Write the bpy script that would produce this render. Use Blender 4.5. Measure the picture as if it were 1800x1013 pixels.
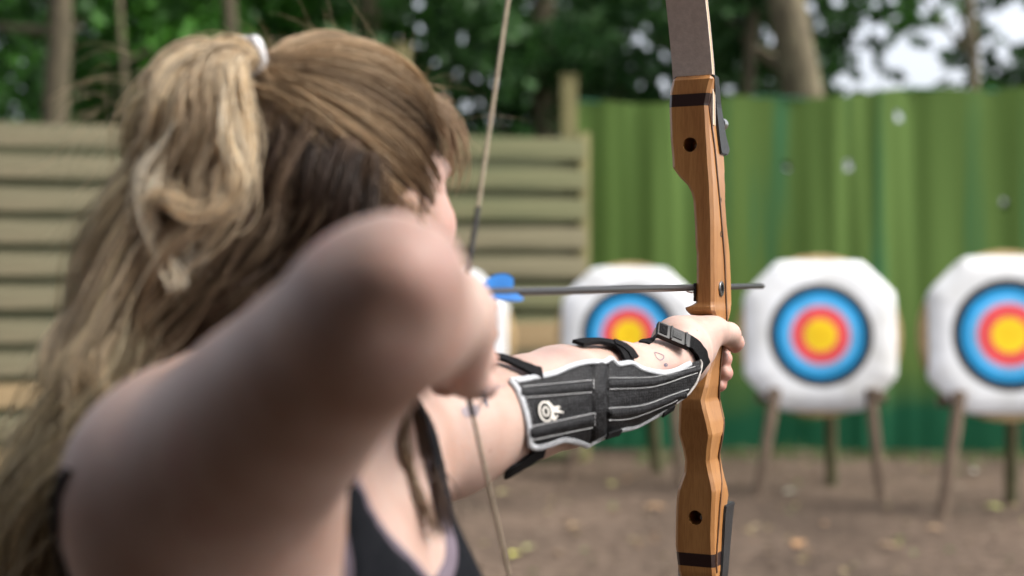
import bpy, bmesh, math, random
import numpy as np
from mathutils import Vector, Matrix
from mathutils.bvhtree import BVHTree
R = math.radians
rng = np.random.default_rng(7)
random.seed(7)
scene = bpy.context.scene
for o in list(bpy.data.objects):
    bpy.data.objects.remove(o)

# ---------------------------------------------------------------- camera
CAM_Z = 1.4
cam_data = bpy.data.cameras.new('camera')
cam_data.lens = 50.0; cam_data.sensor_width = 36.0
cam_data.clip_start = 0.05; cam_data.clip_end = 2000
cam_data.dof.use_dof = True
cam_data.dof.focus_distance = 1.50
cam_data.dof.aperture_fstop = 3.0
cam = bpy.data.objects.new('camera', cam_data)
scene.collection.objects.link(cam)
cam.location = (0, 0, CAM_Z); cam.rotation_euler = (R(90), 0, 0)
scene.camera = cam

# ---------------------------------------------------------------- light
SHADE_ROOF_FRONT = 0.42               # how far the roof of the added, unseen shade shelter reaches
SUN_EL, SUN_AZ = R(50), R(104)       # azimuth clockwise from +Y (the way the camera looks)
world = bpy.data.worlds.new('World'); scene.world = world; world.use_nodes = True
wn = world.node_tree.nodes; wl = world.node_tree.links; wn.clear()
sky = wn.new('ShaderNodeTexSky'); sky.sky_type = 'NISHITA'; sky.sun_disc = False
sky.sun_elevation = SUN_EL; sky.sun_rotation = SUN_AZ
sky.air_density = 0.7; sky.dust_density = 5.0; sky.ozone_density = 0.4
bg = wn.new('ShaderNodeBackground'); bg.inputs['Strength'].default_value = 0.15
out = wn.new('ShaderNodeOutputWorld')
hs = wn.new('ShaderNodeHueSaturation'); hs.inputs['Saturation'].default_value = .36      # thin bright cloud whitens the sky
wl.new(sky.outputs[0], hs.inputs['Color']); wl.new(hs.outputs[0], bg.inputs[0]); wl.new(bg.outputs[0], out.inputs[0])
sun_d = bpy.data.lights.new('sun', 'SUN'); sun_d.energy = 1.25; sun_d.angle = R(25); sun_d.color = (1.0, .95, .88)
sun = bpy.data.objects.new('sun', sun_d); scene.collection.objects.link(sun)
sd = Vector((math.sin(SUN_AZ)*math.cos(SUN_EL), math.cos(SUN_AZ)*math.cos(SUN_EL), math.sin(SUN_EL)))
sun.rotation_euler = sd.to_track_quat('Z', 'Y').to_euler(); sun.location = sd*30
scene.view_settings.view_transform = 'Standard'; scene.view_settings.look = 'None'
scene.view_settings.exposure = 1.3; scene.view_settings.gamma = 1.0
scene.view_settings.use_curve_mapping = False
scene.render.engine = 'CYCLES'
scene.cycles.use_denoising = True
scene.cycles.max_bounces = 6
scene.cycles.use_adaptive_sampling = True
scene.cycles.adaptive_threshold = 0.015

# ---------------------------------------------------------------- helpers
def P(px, py, d):
    """A point d metres in front of the viewer along the sight line through photo pixel px, py."""
    return Vector((d*(px-900.0)/2500.0, d, CAM_Z-d*(py-506.5)/2500.0))

def mesh_np(name, V, F, smooth=True):
    me = bpy.data.meshes.new(name)
    V = np.asarray(V, dtype=np.float32).reshape(-1, 3)
    if isinstance(F, np.ndarray):
        n, k = F.shape
        me.vertices.add(len(V)); me.vertices.foreach_set('co', V.ravel())
        me.loops.add(n*k); me.loops.foreach_set('vertex_index', F.astype(np.int32).ravel())
        me.polygons.add(n); me.polygons.foreach_set('loop_start', np.arange(0, n*k, k, dtype=np.int32))
        me.update(calc_edges=True)
    else:
        me.from_pydata(V.tolist(), [], F)
        me.update()
    if smooth and len(me.polygons):
        me.polygons.foreach_set('use_smooth', np.ones(len(me.polygons), dtype=bool))
    return me

def obj(name, me, mat=None, parent=None, label=None, cat=None, group=None, kind=None):
    o = bpy.data.objects.new(name, me)
    scene.collection.objects.link(o)
    if mat is not None and me is not None and len(me.materials) == 0:
        me.materials.append(mat)
    if parent is not None: o.parent = parent
    if label: o['label'] = label
    if cat: o['category'] = cat
    if group: o['group'] = group
    if kind: o['kind'] = kind
    return o

def thing(name, label, cat, loc=(0, 0, 0), rz=0, group=None):
    o = bpy.data.objects.new(name, None); scene.collection.objects.link(o)
    o.empty_display_size = .05
    o.location = loc; o.rotation_euler = (0, 0, rz)
    o['label'] = label; o['category'] = cat
    if group: o['group'] = group
    return o

def frame_axes(d):
    d = Vector(d).normalized()
    up = Vector((0, 0, 1)) if abs(d.z) < .95 else Vector((1, 0, 0))
    x = d.cross(up).normalized(); y = x.cross(d).normalized()
    return x, y

class MB:
    """Collects simple solids into one mesh."""
    def __init__(s): s.v = []; s.f = []
    def add(s, V, F):
        b = len(s.v); s.v += [tuple(p) for p in V]; s.f += [tuple(i+b for i in q) for q in F]
    def box(s, c, size, rot=None, bev=0.0):
        bm = bmesh.new(); bmesh.ops.create_cube(bm, size=1)
        bmesh.ops.scale(bm, vec=size, verts=bm.verts)
        if bev > 0: bmesh.ops.bevel(bm, geom=bm.edges[:], offset=bev, segments=2, affect='EDGES', profile=.7)
        m = Matrix.Translation(Vector(c)) @ (rot.to_4x4() if rot is not None else Matrix())
        bm.transform(m); bm.verts.ensure_lookup_table(); bm.verts.index_update()
        s.add([v.co for v in bm.verts], [[v.index for v in f.verts] for f in bm.faces]); bm.free()
    def tube(s, pts, rad, n=8, cap=True, flat=1.0, up=None):
        pts = [Vector(p) for p in pts]; m = len(pts)
        if not hasattr(rad, '__len__'): rad = [rad]*m
        V = []; px = None
        for i, p in enumerate(pts):
            t = (pts[min(i+1, m-1)]-pts[max(i-1, 0)]).normalized()
            if px is None:
                if up is not None:
                    x = (Vector(up)-t*t.dot(Vector(up))).normalized()
                else: x, _ = frame_axes(t)
            else:
                x = (px-t*t.dot(px)).normalized()
            y = t.cross(x); px = x
            for k in range(n):
                a = 2*math.pi*k/n
                V.append(p+x*math.cos(a)*rad[i]+y*math.sin(a)*rad[i]*flat)
        F = []
        for i in range(m-1):
            for k in range(n):
                F.append((i*n+k, i*n+(k+1) % n, (i+1)*n+(k+1) % n, (i+1)*n+k))
        if cap:
            F.append(tuple(range(n))[::-1]); F.append(tuple((m-1)*n+k for k in range(n)))
        s.add(V, F)
    def lathe(s, c, axis, prof, n=24):
        """prof: list of (distance along axis, radius)."""
        c = Vector(c); ax = Vector(axis).normalized(); x, y = frame_axes(ax)
        V = []
        for h, r in prof:
            for k in range(n):
                a = 2*math.pi*k/n
                V.append(c+ax*h+x*math.cos(a)*r+y*math.sin(a)*r)
        F = []
        for i in range(len(prof)-1):
            for k in range(n):
                F.append((i*n+k, i*n+(k+1) % n, (i+1)*n+(k+1) % n, (i+1)*n+k))
        F.append(tuple(range(n))[::-1]); F.append(tuple((len(prof)-1)*n+k for k in range(n)))
        s.add(V, F)
    def mesh(s, name, smooth=True, autosmooth=None):
        me = bpy.data.meshes.new(name); me.from_pydata([tuple(p) for p in s.v], [], s.f); me.update()
        bm = bmesh.new(); bm.from_mesh(me); bmesh.ops.recalc_face_normals(bm, faces=bm.faces[:]); bm.to_mesh(me); bm.free()
        if smooth:
            me.polygons.foreach_set('use_smooth', np.ones(len(me.polygons), dtype=bool))
            if autosmooth: me.set_sharp_from_angle(angle=R(autosmooth))
        return me
    def build(s, name, mat, parent=None, smooth=True, autosmooth=35, **kw):
        return obj(name, s.mesh(name, smooth, autosmooth), mat, parent, **kw)

def ribbon_solid(L, Rr, thick, nrm):
    """closed strip between two point rows, with thickness along the normals."""
    n = len(L); V = []; F = []
    for i in range(n):
        V += [L[i]+nrm[i]*thick, Rr[i]+nrm[i]*thick, Rr[i], L[i]]
    for i in range(n-1):
        for k in range(4):
            F.append((i*4+k, i*4+(k+1) % 4, i*4+4+(k+1) % 4, i*4+4+k))
    F.append((3, 2, 1, 0)); b = (n-1)*4; F.append((b, b+1, b+2, b+3))
    return V, F

def catmull(pts, n, closed=False):
    pts = [np.array(p, dtype=float) for p in pts]
    m = len(pts); res = []
    segs = m if closed else m-1
    for j in range(n):
        u = j/(n if closed else n-1)*segs
        i = min(int(u), segs-1); t = u-i
        if closed: p0, p1, p2, p3 = (pts[(i+k) % m] for k in (-1, 0, 1, 2))
        else: p0, p1, p2, p3 = pts[max(i-1, 0)], pts[i], pts[min(i+1, m-1)], pts[min(i+2, m-1)]
        res.append(.5*((2*p1)+(-p0+p2)*t+(2*p0-5*p1+4*p2-p3)*t*t+(-p0+3*p1-3*p2+p3)*t**3))
    return res

# ---- materials
def srgb(r, g, b):
    f = lambda c: (c/255/12.92) if c/255 <= .04045 else ((c/255+.055)/1.055)**2.4
    return (f(r), f(g), f(b), 1)

def nodes_of(name):
    m = bpy.data.materials.new(name); m.use_nodes = True
    nt = m.node_tree; b = nt.nodes['Principled BSDF']
    return m, nt, b

def setin(b, **kw):
    for k, v in kw.items():
        k = k.replace('_', ' ')
        if k in b.inputs: b.inputs[k].default_value = v

def noise_mat(name, cols, scale=8, detail=4, rough=.6, bump=0.0, bscale=None, stretch=(1, 1, 1), rot=(0, 0, 0), spec=.4, pos=None, coord='Object', distortion=0., **kw):
    """ramp of colours over stretched noise, with optional bump."""
    m, nt, b = nodes_of(name); N = nt.nodes; L = nt.links
    tc = N.new('ShaderNodeTexCoord'); mp = N.new('ShaderNodeMapping')
    mp.inputs['Scale'].default_value = stretch; mp.inputs['Rotation'].default_value = rot
    L.new(tc.outputs[coord], mp.inputs[0])
    nz = N.new('ShaderNodeTexNoise'); nz.inputs['Scale'].default_value = scale; nz.inputs['Detail'].default_value = detail
    nz.inputs['Distortion'].default_value = distortion
    L.new(mp.outputs[0], nz.inputs['Vector'])
    cr = N.new('ShaderNodeValToRGB'); el = cr.color_ramp.elements
    k = len(cols)
    pos = pos or [0.3+.4*i/(k-1) for i in range(k)]
    while len(el) < k: el.new(.5)
    for i, c in enumerate(cols): el[i].position = pos[i]; el[i].color = c if len(c) == 4 else (*c, 1)
    L.new(nz.outputs['Fac'], cr.inputs[0]); L.new(cr.outputs[0], b.inputs['Base Color'])
    setin(b, Roughness=rough, **{'Specular IOR Level': spec}, **kw)
    if bump:
        n2 = N.new('ShaderNodeTexNoise'); n2.inputs['Scale'].default_value = bscale or scale*4; n2.inputs['Detail'].default_value = 5
        L.new(mp.outputs[0], n2.inputs['Vector'])
        bp = N.new('ShaderNodeBump'); bp.inputs['Strength'].default_value = bump; bp.inputs['Distance'].default_value = .01
        L.new(n2.outputs['Fac'], bp.inputs['Height']); L.new(bp.outputs[0], b.inputs['Normal'])
    return m

def plain(name, col, rough=.5, metal=0., spec=.5, nscale=30, var=.18, bump=0.0, bscale=None, **kw):
    c = [x for x in col[:3]]
    lo = tuple(x*(1-var) for x in c)+(1,); hi = tuple(min(1, x*(1+var)) for x in c)+(1,)
    m = noise_mat(name, [lo, hi], scale=nscale, rough=rough, spec=spec, bump=bump, bscale=bscale, **kw)
    m.node_tree.nodes['Principled BSDF'].inputs['Metallic'].default_value = metal
    return m

def attr_mat(name, rough=.6, spec=.3, trans=0.0, attr='col', var=None, **kw):
    m, nt, b = nodes_of(name); N = nt.nodes; L = nt.links
    at = N.new('ShaderNodeAttribute'); at.attribute_name = attr
    L.new(at.outputs['Color'], b.inputs['Base Color'])
    setin(b, Roughness=rough, **{'Specular IOR Level': spec}, **kw)
    if trans > 0:
        tr = N.new('ShaderNodeBsdfTranslucent'); L.new(at.outputs['Color'], tr.inputs[0])
        mx = N.new('ShaderNodeMixShader'); mx.inputs[0].default_value = trans
        L.new(b.outputs[0], mx.inputs[1]); L.new(tr.outputs[0], mx.inputs[2])
        L.new(mx.outputs[0], N['Material Output'].inputs[0])
    return m

def set_face_cols(me, cols):
    a = me.color_attributes.new('col', 'FLOAT_COLOR', 'POINT') if False else me.attributes.new('col', 'FLOAT_COLOR', 'FACE')
    c = np.ones((len(me.polygons), 4), dtype=np.float32); c[:, :3] = cols
    a.data.foreach_set('color', c.ravel())

def set_point_cols(me, cols):
    a = me.attributes.new('col', 'FLOAT_COLOR', 'POINT')
    c = np.ones((len(me.vertices), 4), dtype=np.float32); c[:, :3] = cols
    a.data.foreach_set('color', c.ravel())
# ================================================================ setting
M = {}
# ---- ground: trodden forest soil
def soil_material():
    m, nt, b = nodes_of('soil'); N = nt.nodes; L = nt.links
    tc = N.new('ShaderNodeTexCoord')
    n1 = N.new('ShaderNodeTexNoise'); n1.inputs['Scale'].default_value = .9; n1.inputs['Detail'].default_value = 6
    n2 = N.new('ShaderNodeTexNoise'); n2.inputs['Scale'].default_value = 14; n2.inputs['Detail'].default_value = 8
    for n in (n1, n2): L.new(tc.outputs['Object'], n.inputs['Vector'])
    r1 = N.new('ShaderNodeValToRGB'); e = r1.color_ramp.elements
    e[0].position = .3; e[0].color = (.068, .052, .041, 1); e[1].position = .7; e[1].color = (.135, .104, .083, 1)
    r2 = N.new('ShaderNodeValToRGB'); e = r2.color_ramp.elements
    e[0].position = .35; e[0].color = (.55, .5, .45, 1); e[1].position = .68; e[1].color = (1.15, 1.1, 1.02, 1)
    L.new(n1.outputs['Fac'], r1.inputs[0]); L.new(n2.outputs['Fac'], r2.inputs[0])
    mx = N.new('ShaderNodeMix'); mx.data_type = 'RGBA'; mx.blend_type = 'MULTIPLY'; mx.inputs[0].default_value = 1
    L.new(r1.outputs[0], mx.inputs[6]); L.new(r2.outputs[0], mx.inputs[7]); L.new(mx.outputs[2], b.inputs['Base Color'])
    bp = N.new('ShaderNodeBump'); bp.inputs['Strength'].default_value = .8; bp.inputs['Distance'].default_value = .03
    L.new(n2.outputs['Fac'], bp.inputs['Height']); L.new(bp.outputs[0], b.inputs['Normal'])
    setin(b, Roughness=.95, **{'Specular IOR Level': .15})
    return m
xs = np.concatenate([np.linspace(-300, -9, 8), np.linspace(-8, 10, 90), np.linspace(11, 300, 8)])
ys = np.concatenate([np.linspace(-300, -3, 8), np.linspace(-2, 5, 20), np.linspace(5.1, 14, 90), np.linspace(15, 500, 12)])
GX, GY = np.meshgrid(xs, ys, indexing='ij')
def ground_h(x, y):
    return .022*np.sin(2.1*x+.8*y)*np.sin(1.3*y-.7*x)+.014*np.sin(5.3*x+1.1)*np.sin(4.1*y+2.)
GZ = ground_h(GX, GY)*((GY > 4) & (GY < 13.8) & (abs(GX) < 8))
nx, ny = GX.shape
idx = np.arange(nx*ny).reshape(nx, ny)
F = np.stack([idx[:-1, :-1].ravel(), idx[1:, :-1].ravel(), idx[1:, 1:].ravel(), idx[:-1, 1:].ravel()], 1)
obj('ground', mesh_np('ground', np.stack([GX, GY, GZ], -1), F), soil_material(), kind='structure')

# ---- leaf litter lying on the soil
def leaf_cards(C, Nrm, size, roll, bend=.25):
    """folded leaf: two quads along a midrib. C centres (n,3), Nrm normals, size (n,), roll angles."""
    n = len(C)
    Nrm = Nrm/np.linalg.norm(Nrm, axis=1, keepdims=True)
    ref = np.where(np.abs(Nrm[:, 2:3]) < .9, np.array([[0, 0, 1.]]), np.array([[1., 0, 0]]))
    X = np.cross(Nrm, ref); X /= np.linalg.norm(X, axis=1, keepdims=True)
    Y = np.cross(Nrm, X)
    c, s_ = np.cos(roll)[:, None], np.sin(roll)[:, None]
    A = X*c+Y*s_; B = -X*s_+Y*c
    S = size[:, None]
    v0 = C-A*S; v1 = C+A*S
    l1 = C+B*S*.55+Nrm*S*bend; r1 = C-B*S*.55+Nrm*S*bend
    V = np.stack([v0, l1, v1, r1], 1).reshape(-1, 3)
    b = np.arange(n)*4
    F = np.concatenate([np.stack([b, b+2, b+1], 1), np.stack([b, b+3, b+2], 1)], 0)
    F = F.reshape(2, n, 3).transpose(1, 0, 2).reshape(-1, 3)
    return V, F
n = 1500
lx = rng.uniform(-5, 6.5, n); ly = rng.uniform(5.2, 13.2, n)
C = np.stack([lx, ly, ground_h(lx, ly)+.012], 1)
Nn = rng.normal(0, .25, (n, 3)); Nn[:, 2] = 1
V, F = leaf_cards(C, Nn, rng.uniform(.012, .04, n), rng.uniform(0, 6.28, n))
me = mesh_np('leaf_litter', V, F, smooth=False)
pal = np.array([[.16, .12, .06], [.24, .2, .09], [.13, .08, .045], [.2, .17, .12], [.08, .11, .035], [.15, .09, .05], [.1, .07, .05]])
cc = pal[rng.integers(0, len(pal), n)]*rng.uniform(.7, 1.3, (n, 1))
set_face_cols(me, np.repeat(cc, 2, 0))
obj('leaf_litter', me, attr_mat('dry_leaves', rough=.7), label='dry yellow and brown leaves scattered over the bare soil', cat='leaf litter', kind='stuff')
# bigger pale leaves and a few grass tufts that catch the eye
spots = [(1390, 876, .05, (.62, .62, .5)), (1462, 806, .06, (.45, .46, .12)), (905, 985, .05, (.5, .5, .1)), (1405, 965, .07, (.36, .2, .09)), (1150, 895, .07, (.4, .24, .12)),
         (1745, 893, .06, (.38, .42, .12)), (885, 870, .05, (.4, .36, .16)), (1010, 925, .05, (.3, .2, .1)), (1712, 835, .045, (.5, .5, .42)), (930, 975, .05, (.3, .3, .12)), (1640, 930, .05, (.34, .22, .12)),
         (1330, 930, .04, (.33, .26, .16)), (1075, 860, .05, (.36, .34, .12)), (1560, 960, .05, (.3, .2, .11))]
for i, (px, py, s_, c) in enumerate(spots):
    d = 1.4*2500/(py-506.5)
    p = P(px, py, d); p.z = ground_h(p.x, p.y)+.02
    mb = MB()
    a = rng.uniform(0, 6.28); dx = Vector((math.cos(a), math.sin(a), 0)); dy = Vector((-dx.y, dx.x, 0))
    L = []; Rr = []; Nr = []
    for k in range(7):
        t = k/6; w = math.sin(math.pi*min(1, t*1.02))**.7*s_*.5+.001
        q = p+dx*(t-.5)*s_*2+Vector((0, 0, .25*s_*math.sin(t*3)))
        L.append(q+dy*w); Rr.append(q-dy*w); Nr.append(Vector((0, 0, 1)))
    mb.add(*ribbon_solid(L, Rr, .0015, Nr))
    where = ['pale whitish leaf lying near the left leg of the target behind the bow', 'yellow leaf on the soil under the target right of the bow', 'bright yellow leaf on the soil just right of the lower bowstring', 'rust brown leaf at the bottom edge right of the bow',
             'orange brown leaf on the soil left of the lower bow grip', 'yellow green leaf at the right edge under the rightmost target', 'straw coloured leaf on the soil below the upper bow arm', 'brown leaf on the soil between bowstring and bow',
             'pale leaf beside the leg of the rightmost target', 'dull yellow leaf near the frame bottom beside the bowstring', 'brown leaf on bare soil below the two right targets', 'light brown leaf on the soil just right of the lower bow end', 'yellowish leaf on the soil under the arm guard', 'brown leaf at the bottom edge below the right targets'][i]
    mb.build('fallen_leaf', plain('leaf_tone', c, rough=.6), smooth=False, label=where, cat='leaf', group='larger leaves on the soil')

# ---- slatted timber fence on the left (boards on both sides of the posts, hit and miss)
M['old_board'] = noise_mat('old_board', [(.10, .095, .055), (.165, .15, .09), (.21, .18, .112)], scale=3.0, stretch=(.35, 3, 6), rough=.85, bump=.3, bscale=20, coord='Object')
M['green_board'] = noise_mat('green_board', [(.085, .10, .05), (.135, .14, .07), (.18, .17, .09)], scale=3.0, stretch=(.35, 3, 6), rough=.9, bump=.3, bscale=20)
M['dark_board'] = noise_mat('dark_board', [(.10, .12, .066), (.15, .16, .09)], scale=3.0, stretch=(.35, 3, 6), rough=.9, bump=.3, bscale=20)
M['fresh_board'] = noise_mat('fresh_board', [(.24, .17, .085), (.34, .25, .135)], scale=3.0, stretch=(.35, 3, 6), rough=.8, bump=.25, bscale=20)
M['post'] = noise_mat('fence_post_wood', [(.12, .11, .045), (.22, .20, .085)], scale=5, stretch=(3, 3, .4), rough=.85, bump=.3)
def fence(A, B, nbay, name, label, z_top=2.6):
    A = Vector(A); B = Vector(B); dv = (B-A); Lb = dv.length/nbay; d = dv.normalized(); az = math.atan2(d.y, d.x)
    t = thing(name, label, 'fence', A, az)
    rows = 11; pitch = z_top/rows
    fm = MB(); fm.box((0, 0, 0), (Lb-.012, .022, .168), bev=.004); fme = fm.mesh('board', True, 35)
    bm_ = MB(); bm_.box((0, 0, 0), (Lb-.02, .02, .14), bev=.003); bme = bm_.mesh('back_board', True, 35)
    pm = MB(); pm.box((0, 0, z_top/2+.02), (.09, .09, z_top+.08), bev=.006); pme = pm.mesh('post', True, 35)
    for k in range(nbay+1):
        o = obj('post', pme, M['post'], t); o.location = (k*Lb, .07, 0)
    for k in range(nbay):
        for r in range(rows):
            me = fme
            o = bpy.data.objects.new('board', me); scene.collection.objects.link(o); o.parent = t
            if not me.materials: me.materials.append(M['old_board'])
            o.location = ((k+.5)*Lb, 0, pitch*(r+.62)+rng.uniform(-.007, .007)); o.rotation_euler = (0, R(rng.uniform(-.35, .35)), 0)
            o.material_slots[0].link = 'OBJECT'
            u = rng.uniform()
            fr = (k+.5)/nbay
            o.material_slots[0].material = M['green_board'] if u < .12+.75*max(0, fr-.45)/.55 else M['old_board']
            if r < 3 and u > .35: o.material_slots[0].material = M['fresh_board']
            o2 = bpy.data.objects.new('back_board', bme); scene.collection.objects.link(o2); o2.parent = t
            if not bme.materials: bme.materials.append(M['dark_board'])
            o2.location = ((k+.5)*Lb, .118, pitch*(r+.12)+rng.uniform(-.006, .006))
    return t
fence((-5.6, 9.6, 0), (.60, 11.5, 0), 4, 'timber_fence', 'long slatted timber fence of horizontal boards behind the archer on the left')

# planks lying along the foot of the fence
for (px, py, d, ln, rz, lab) in [(-60, 812, 9.3, 1.6, 12, 'pale sawn plank lying at the fence foot beside the hanging hair'), (955, 590, 11.2, .8, 17, 'orange brown board fixed low on the fence beside the half hidden target')]:
    p = P(px, py, d); mb = MB(); mb.box((0, 0, 0), (ln, .05, .20), bev=.006)
    if py > 700: p.z = .115
    o = mb.build('plank', M['fresh_board'], label=lab, cat='plank'); o.location = p; o.rotation_euler = (0, 0, R(rz))

# ---- green netting curtain on posts
def curtain():
    t = thing('netting_curtain', 'tall green backstop netting hung in folds behind the row of targets', 'netting', (.55, 12.2, 0))
    u = np.linspace(0, 8.5, 620); w = np.linspace(0, 1, 34)
    U, W = np.meshgrid(u, w, indexing='ij')
    ph = np.cumsum(.35+.65*np.abs(np.sin(u*1.7+.6)))*.20
    phw = ph[:, None]+1.1*np.sin(2.3*W+U*.8)+.7*W*np.sin(U*1.9)
    fold = .022*np.sin(phw)*(0.35+.65*W)+.035*np.sin(ph*.37+1)[:, None]+.007*np.sin(ph[:, None]*2.3+2.1+2*W)
    sag = .05*np.sin(U*2.2)**2+.03*np.sin(U*.9+1)
    Z = (3.02+.02*U-sag)*W+.02
    fold = fold+.10*np.sin(U*1.1+W*3)*(1-W)**2
    X = U+.02*np.sin(ph*1.9)[:, None]*(1-W); Y = fold-.035*U
    V = np.stack([X, Y, Z], -1).reshape(-1, 3)
    nx, ny = U.shape; idx = np.arange(nx*ny).reshape(nx, ny)
    F = np.stack([idx[:-1, :-1].ravel(), idx[1:, :-1].ravel(), idx[1:, 1:].ravel(), idx[:-1, 1:].ravel()], 1)
    # torn holes in the cloth
    holes = [(1488, 295), (1385, 292), (1580, 212), (1762, 352)]
    fc = V[F].mean(1)
    keep = np.ones(len(F), bool)
    for (hx, hy) in holes:
        q = P(hx, hy, 12.1); qx, qz = q.x-.55, q.z
        i = np.argmin((fc[:, 0]-qx)**2+(fc[:, 2]-qz)**2); keep[i] = False
        for w_ in (33, 66, -33): keep[min(max(i+w_, 0), len(F)-1)] = False
    me = mesh_np('net_cloth', V, F[keep])
    m, nt, b = nodes_of('netting_cloth'); N = nt.nodes; L = nt.links
    tc = N.new('ShaderNodeTexCoord'); mp = N.new('ShaderNodeMapping'); mp.inputs['Scale'].default_value = (3.2, .2, .16)
    L.new(tc.outputs['Object'], mp.inputs[0])
    nz = N.new('ShaderNodeTexNoise'); nz.inputs['Scale'].default_value = 1.3; nz.inputs['Detail'].default_value = 3; L.new(mp.outputs[0], nz.inputs['Vector'])
    cr = N.new('ShaderNodeValToRGB'); e = cr.color_ramp.elements
    e[0].position = .25; e[0].color = (.016, .155, .08, 1); e[1].position = .42; e[1].color = (.112, .192, .042, 1)
    x = e.new(.7); x.color = (.13, .222, .052, 1)
    L.new(nz.outputs['Fac'], cr.inputs[0])
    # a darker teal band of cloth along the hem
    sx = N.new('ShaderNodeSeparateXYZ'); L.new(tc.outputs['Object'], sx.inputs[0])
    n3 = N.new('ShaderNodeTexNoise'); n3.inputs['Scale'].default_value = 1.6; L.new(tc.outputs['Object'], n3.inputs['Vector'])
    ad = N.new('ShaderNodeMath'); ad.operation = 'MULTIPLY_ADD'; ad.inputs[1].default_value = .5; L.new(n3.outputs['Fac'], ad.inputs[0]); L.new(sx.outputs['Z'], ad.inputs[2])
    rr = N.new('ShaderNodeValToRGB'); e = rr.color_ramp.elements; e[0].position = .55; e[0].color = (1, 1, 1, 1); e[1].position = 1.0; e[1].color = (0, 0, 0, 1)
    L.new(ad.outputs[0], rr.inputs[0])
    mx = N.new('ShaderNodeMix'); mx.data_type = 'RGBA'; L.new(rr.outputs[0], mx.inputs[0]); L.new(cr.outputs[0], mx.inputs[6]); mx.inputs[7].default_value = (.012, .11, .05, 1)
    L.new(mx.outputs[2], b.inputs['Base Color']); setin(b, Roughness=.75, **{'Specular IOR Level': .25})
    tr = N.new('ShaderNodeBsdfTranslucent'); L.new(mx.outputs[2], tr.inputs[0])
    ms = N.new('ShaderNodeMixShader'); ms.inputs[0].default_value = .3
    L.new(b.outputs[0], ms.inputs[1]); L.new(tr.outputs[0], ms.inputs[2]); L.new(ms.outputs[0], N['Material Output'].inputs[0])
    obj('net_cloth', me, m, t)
    rope = MB(); rope.tube([(u_, .0-.035*u_+.03, 3.03+.02*u_-(.05*math.sin(u_*2.2)**2+.03*math.sin(u_*.9+1))) for u_ in np.linspace(0, 8.5, 120)], .012, 6)
    rope.build('rope', plain('green_rope', (.02, .12, .06), rough=.8), t)
    return t
curtain()
for px, d, zt, lab in [(1000, 11.75, 3.14, 'square timber post where the slatted fence meets the green netting'), (706, 11.2, 3.3, 'yellowish timber post rising above the fence behind the archer head')]:
    p = P(px, 500, d); mb = MB(); mb.box((0, 0, zt/2), (.13, .13, zt), bev=.012); mb.box((0, 0, zt+.006), (.15, .15, .02), bev=.005)
    o = mb.build('timber_post', M['post'], label=lab, cat='post'); o.location = (p.x, p.y, 0)

# ---- archery targets on easels
M['straw'] = noise_mat('straw_boss', [(.30, .2, .09), (.52, .38, .2)], scale=30, stretch=(1, 1, 1), rough=.9, bump=.5, bscale=60)
M['easel'] = noise_mat('easel_wood', [(.095, .066, .045), (.20, .145, .10)], scale=6, stretch=(4, 4, .5), rough=.8, bump=.3)
M['easel_dark'] = noise_mat('easel_wood_dark', [(.055, .06, .025), (.12, .11, .055)], scale=6, stretch=(4, 4, .5), rough=.85, bump=.3)  # darker, greener wood for the rear strut
def face_material():
    """printed rings on white paper, centred on the object's origin"""
    m, nt, b = nodes_of('printed_target_face'); N = nt.nodes; L = nt.links
    tc = N.new('ShaderNodeTexCoord'); sx = N.new('ShaderNodeSeparateXYZ'); L.new(tc.outputs['Object'], sx.inputs[0])
    cb = N.new('ShaderNodeCombineXYZ'); L.new(sx.outputs['X'], cb.inputs[0]); L.new(sx.outputs['Z'], cb.inputs[1])
    ln = N.new('ShaderNodeVectorMath'); ln.operation = 'LENGTH'; L.new(cb.outputs[0], ln.inputs[0])
    cr = N.new('ShaderNodeValToRGB'); cr.color_ramp.interpolation = 'CONSTANT'; e = cr.color_ramp.elements
    W = (.80, .82, .84, 1)
    stops = [(0, (.95, .62, .005, 1)), (.052, (.97, .66, .01, 1)), (.108, (.80, .07, .075, 1)), (.150, (.82, .10, .11, 1)), (.193, (.16, .50, .85, 1)), (.238, (.0, .33, .72, 1)),
             (.288, (.012, .014, .018, 1)), (.345, W)]
    while len(e) < len(stops): e.new(.5)
    for i, (p_, c) in enumerate(stops): e[i].position = p_; e[i].color = c
    L.new(ln.outputs['Value'], cr.inputs[0])
    nz = N.new('ShaderNodeTexNoise'); nz.noise_dimensions = '4D'; nz.inputs['Scale'].default_value = 5; nz.inputs['Detail'].default_value = 6; L.new(tc.outputs['Object'], nz.inputs['Vector'])
    oi = N.new('ShaderNodeObjectInfo'); mw = N.new('ShaderNodeMath'); mw.operation = 'MULTIPLY'; mw.inputs[1].default_value = 20; L.new(oi.outputs['Random'], mw.inputs[0]); L.new(mw.outputs[0], nz.inputs['W'])
    r2 = N.new('ShaderNodeValToRGB'); r2.color_ramp.elements[0].position = .3; r2.color_ramp.elements[0].color = (.76, .75, .72, 1); r2.color_ramp.elements[1].position = .6
    L.new(nz.outputs['Fac'], r2.inputs[0])
    mx = N.new('ShaderNodeMix'); mx.data_type = 'RGBA'; mx.blend_type = 'MULTIPLY'; mx.inputs[0].default_value = 1
    L.new(cr.outputs[0], mx.inputs[6]); L.new(r2.outputs[0], mx.inputs[7]); L.new(mx.outputs[2], b.inputs['Base Color'])
    bp = N.new('ShaderNodeBump'); bp.inputs['Strength'].default_value = .35; bp.inputs['Distance'].default_value = .02
    L.new(nz.outputs['Fac'], bp.inputs['Height']); L.new(bp.outputs[0], b.inputs['Normal'])
    setin(b, Roughness=.6, **{'Specular IOR Level': .3})
    return m
M['face'] = face_material()
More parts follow.
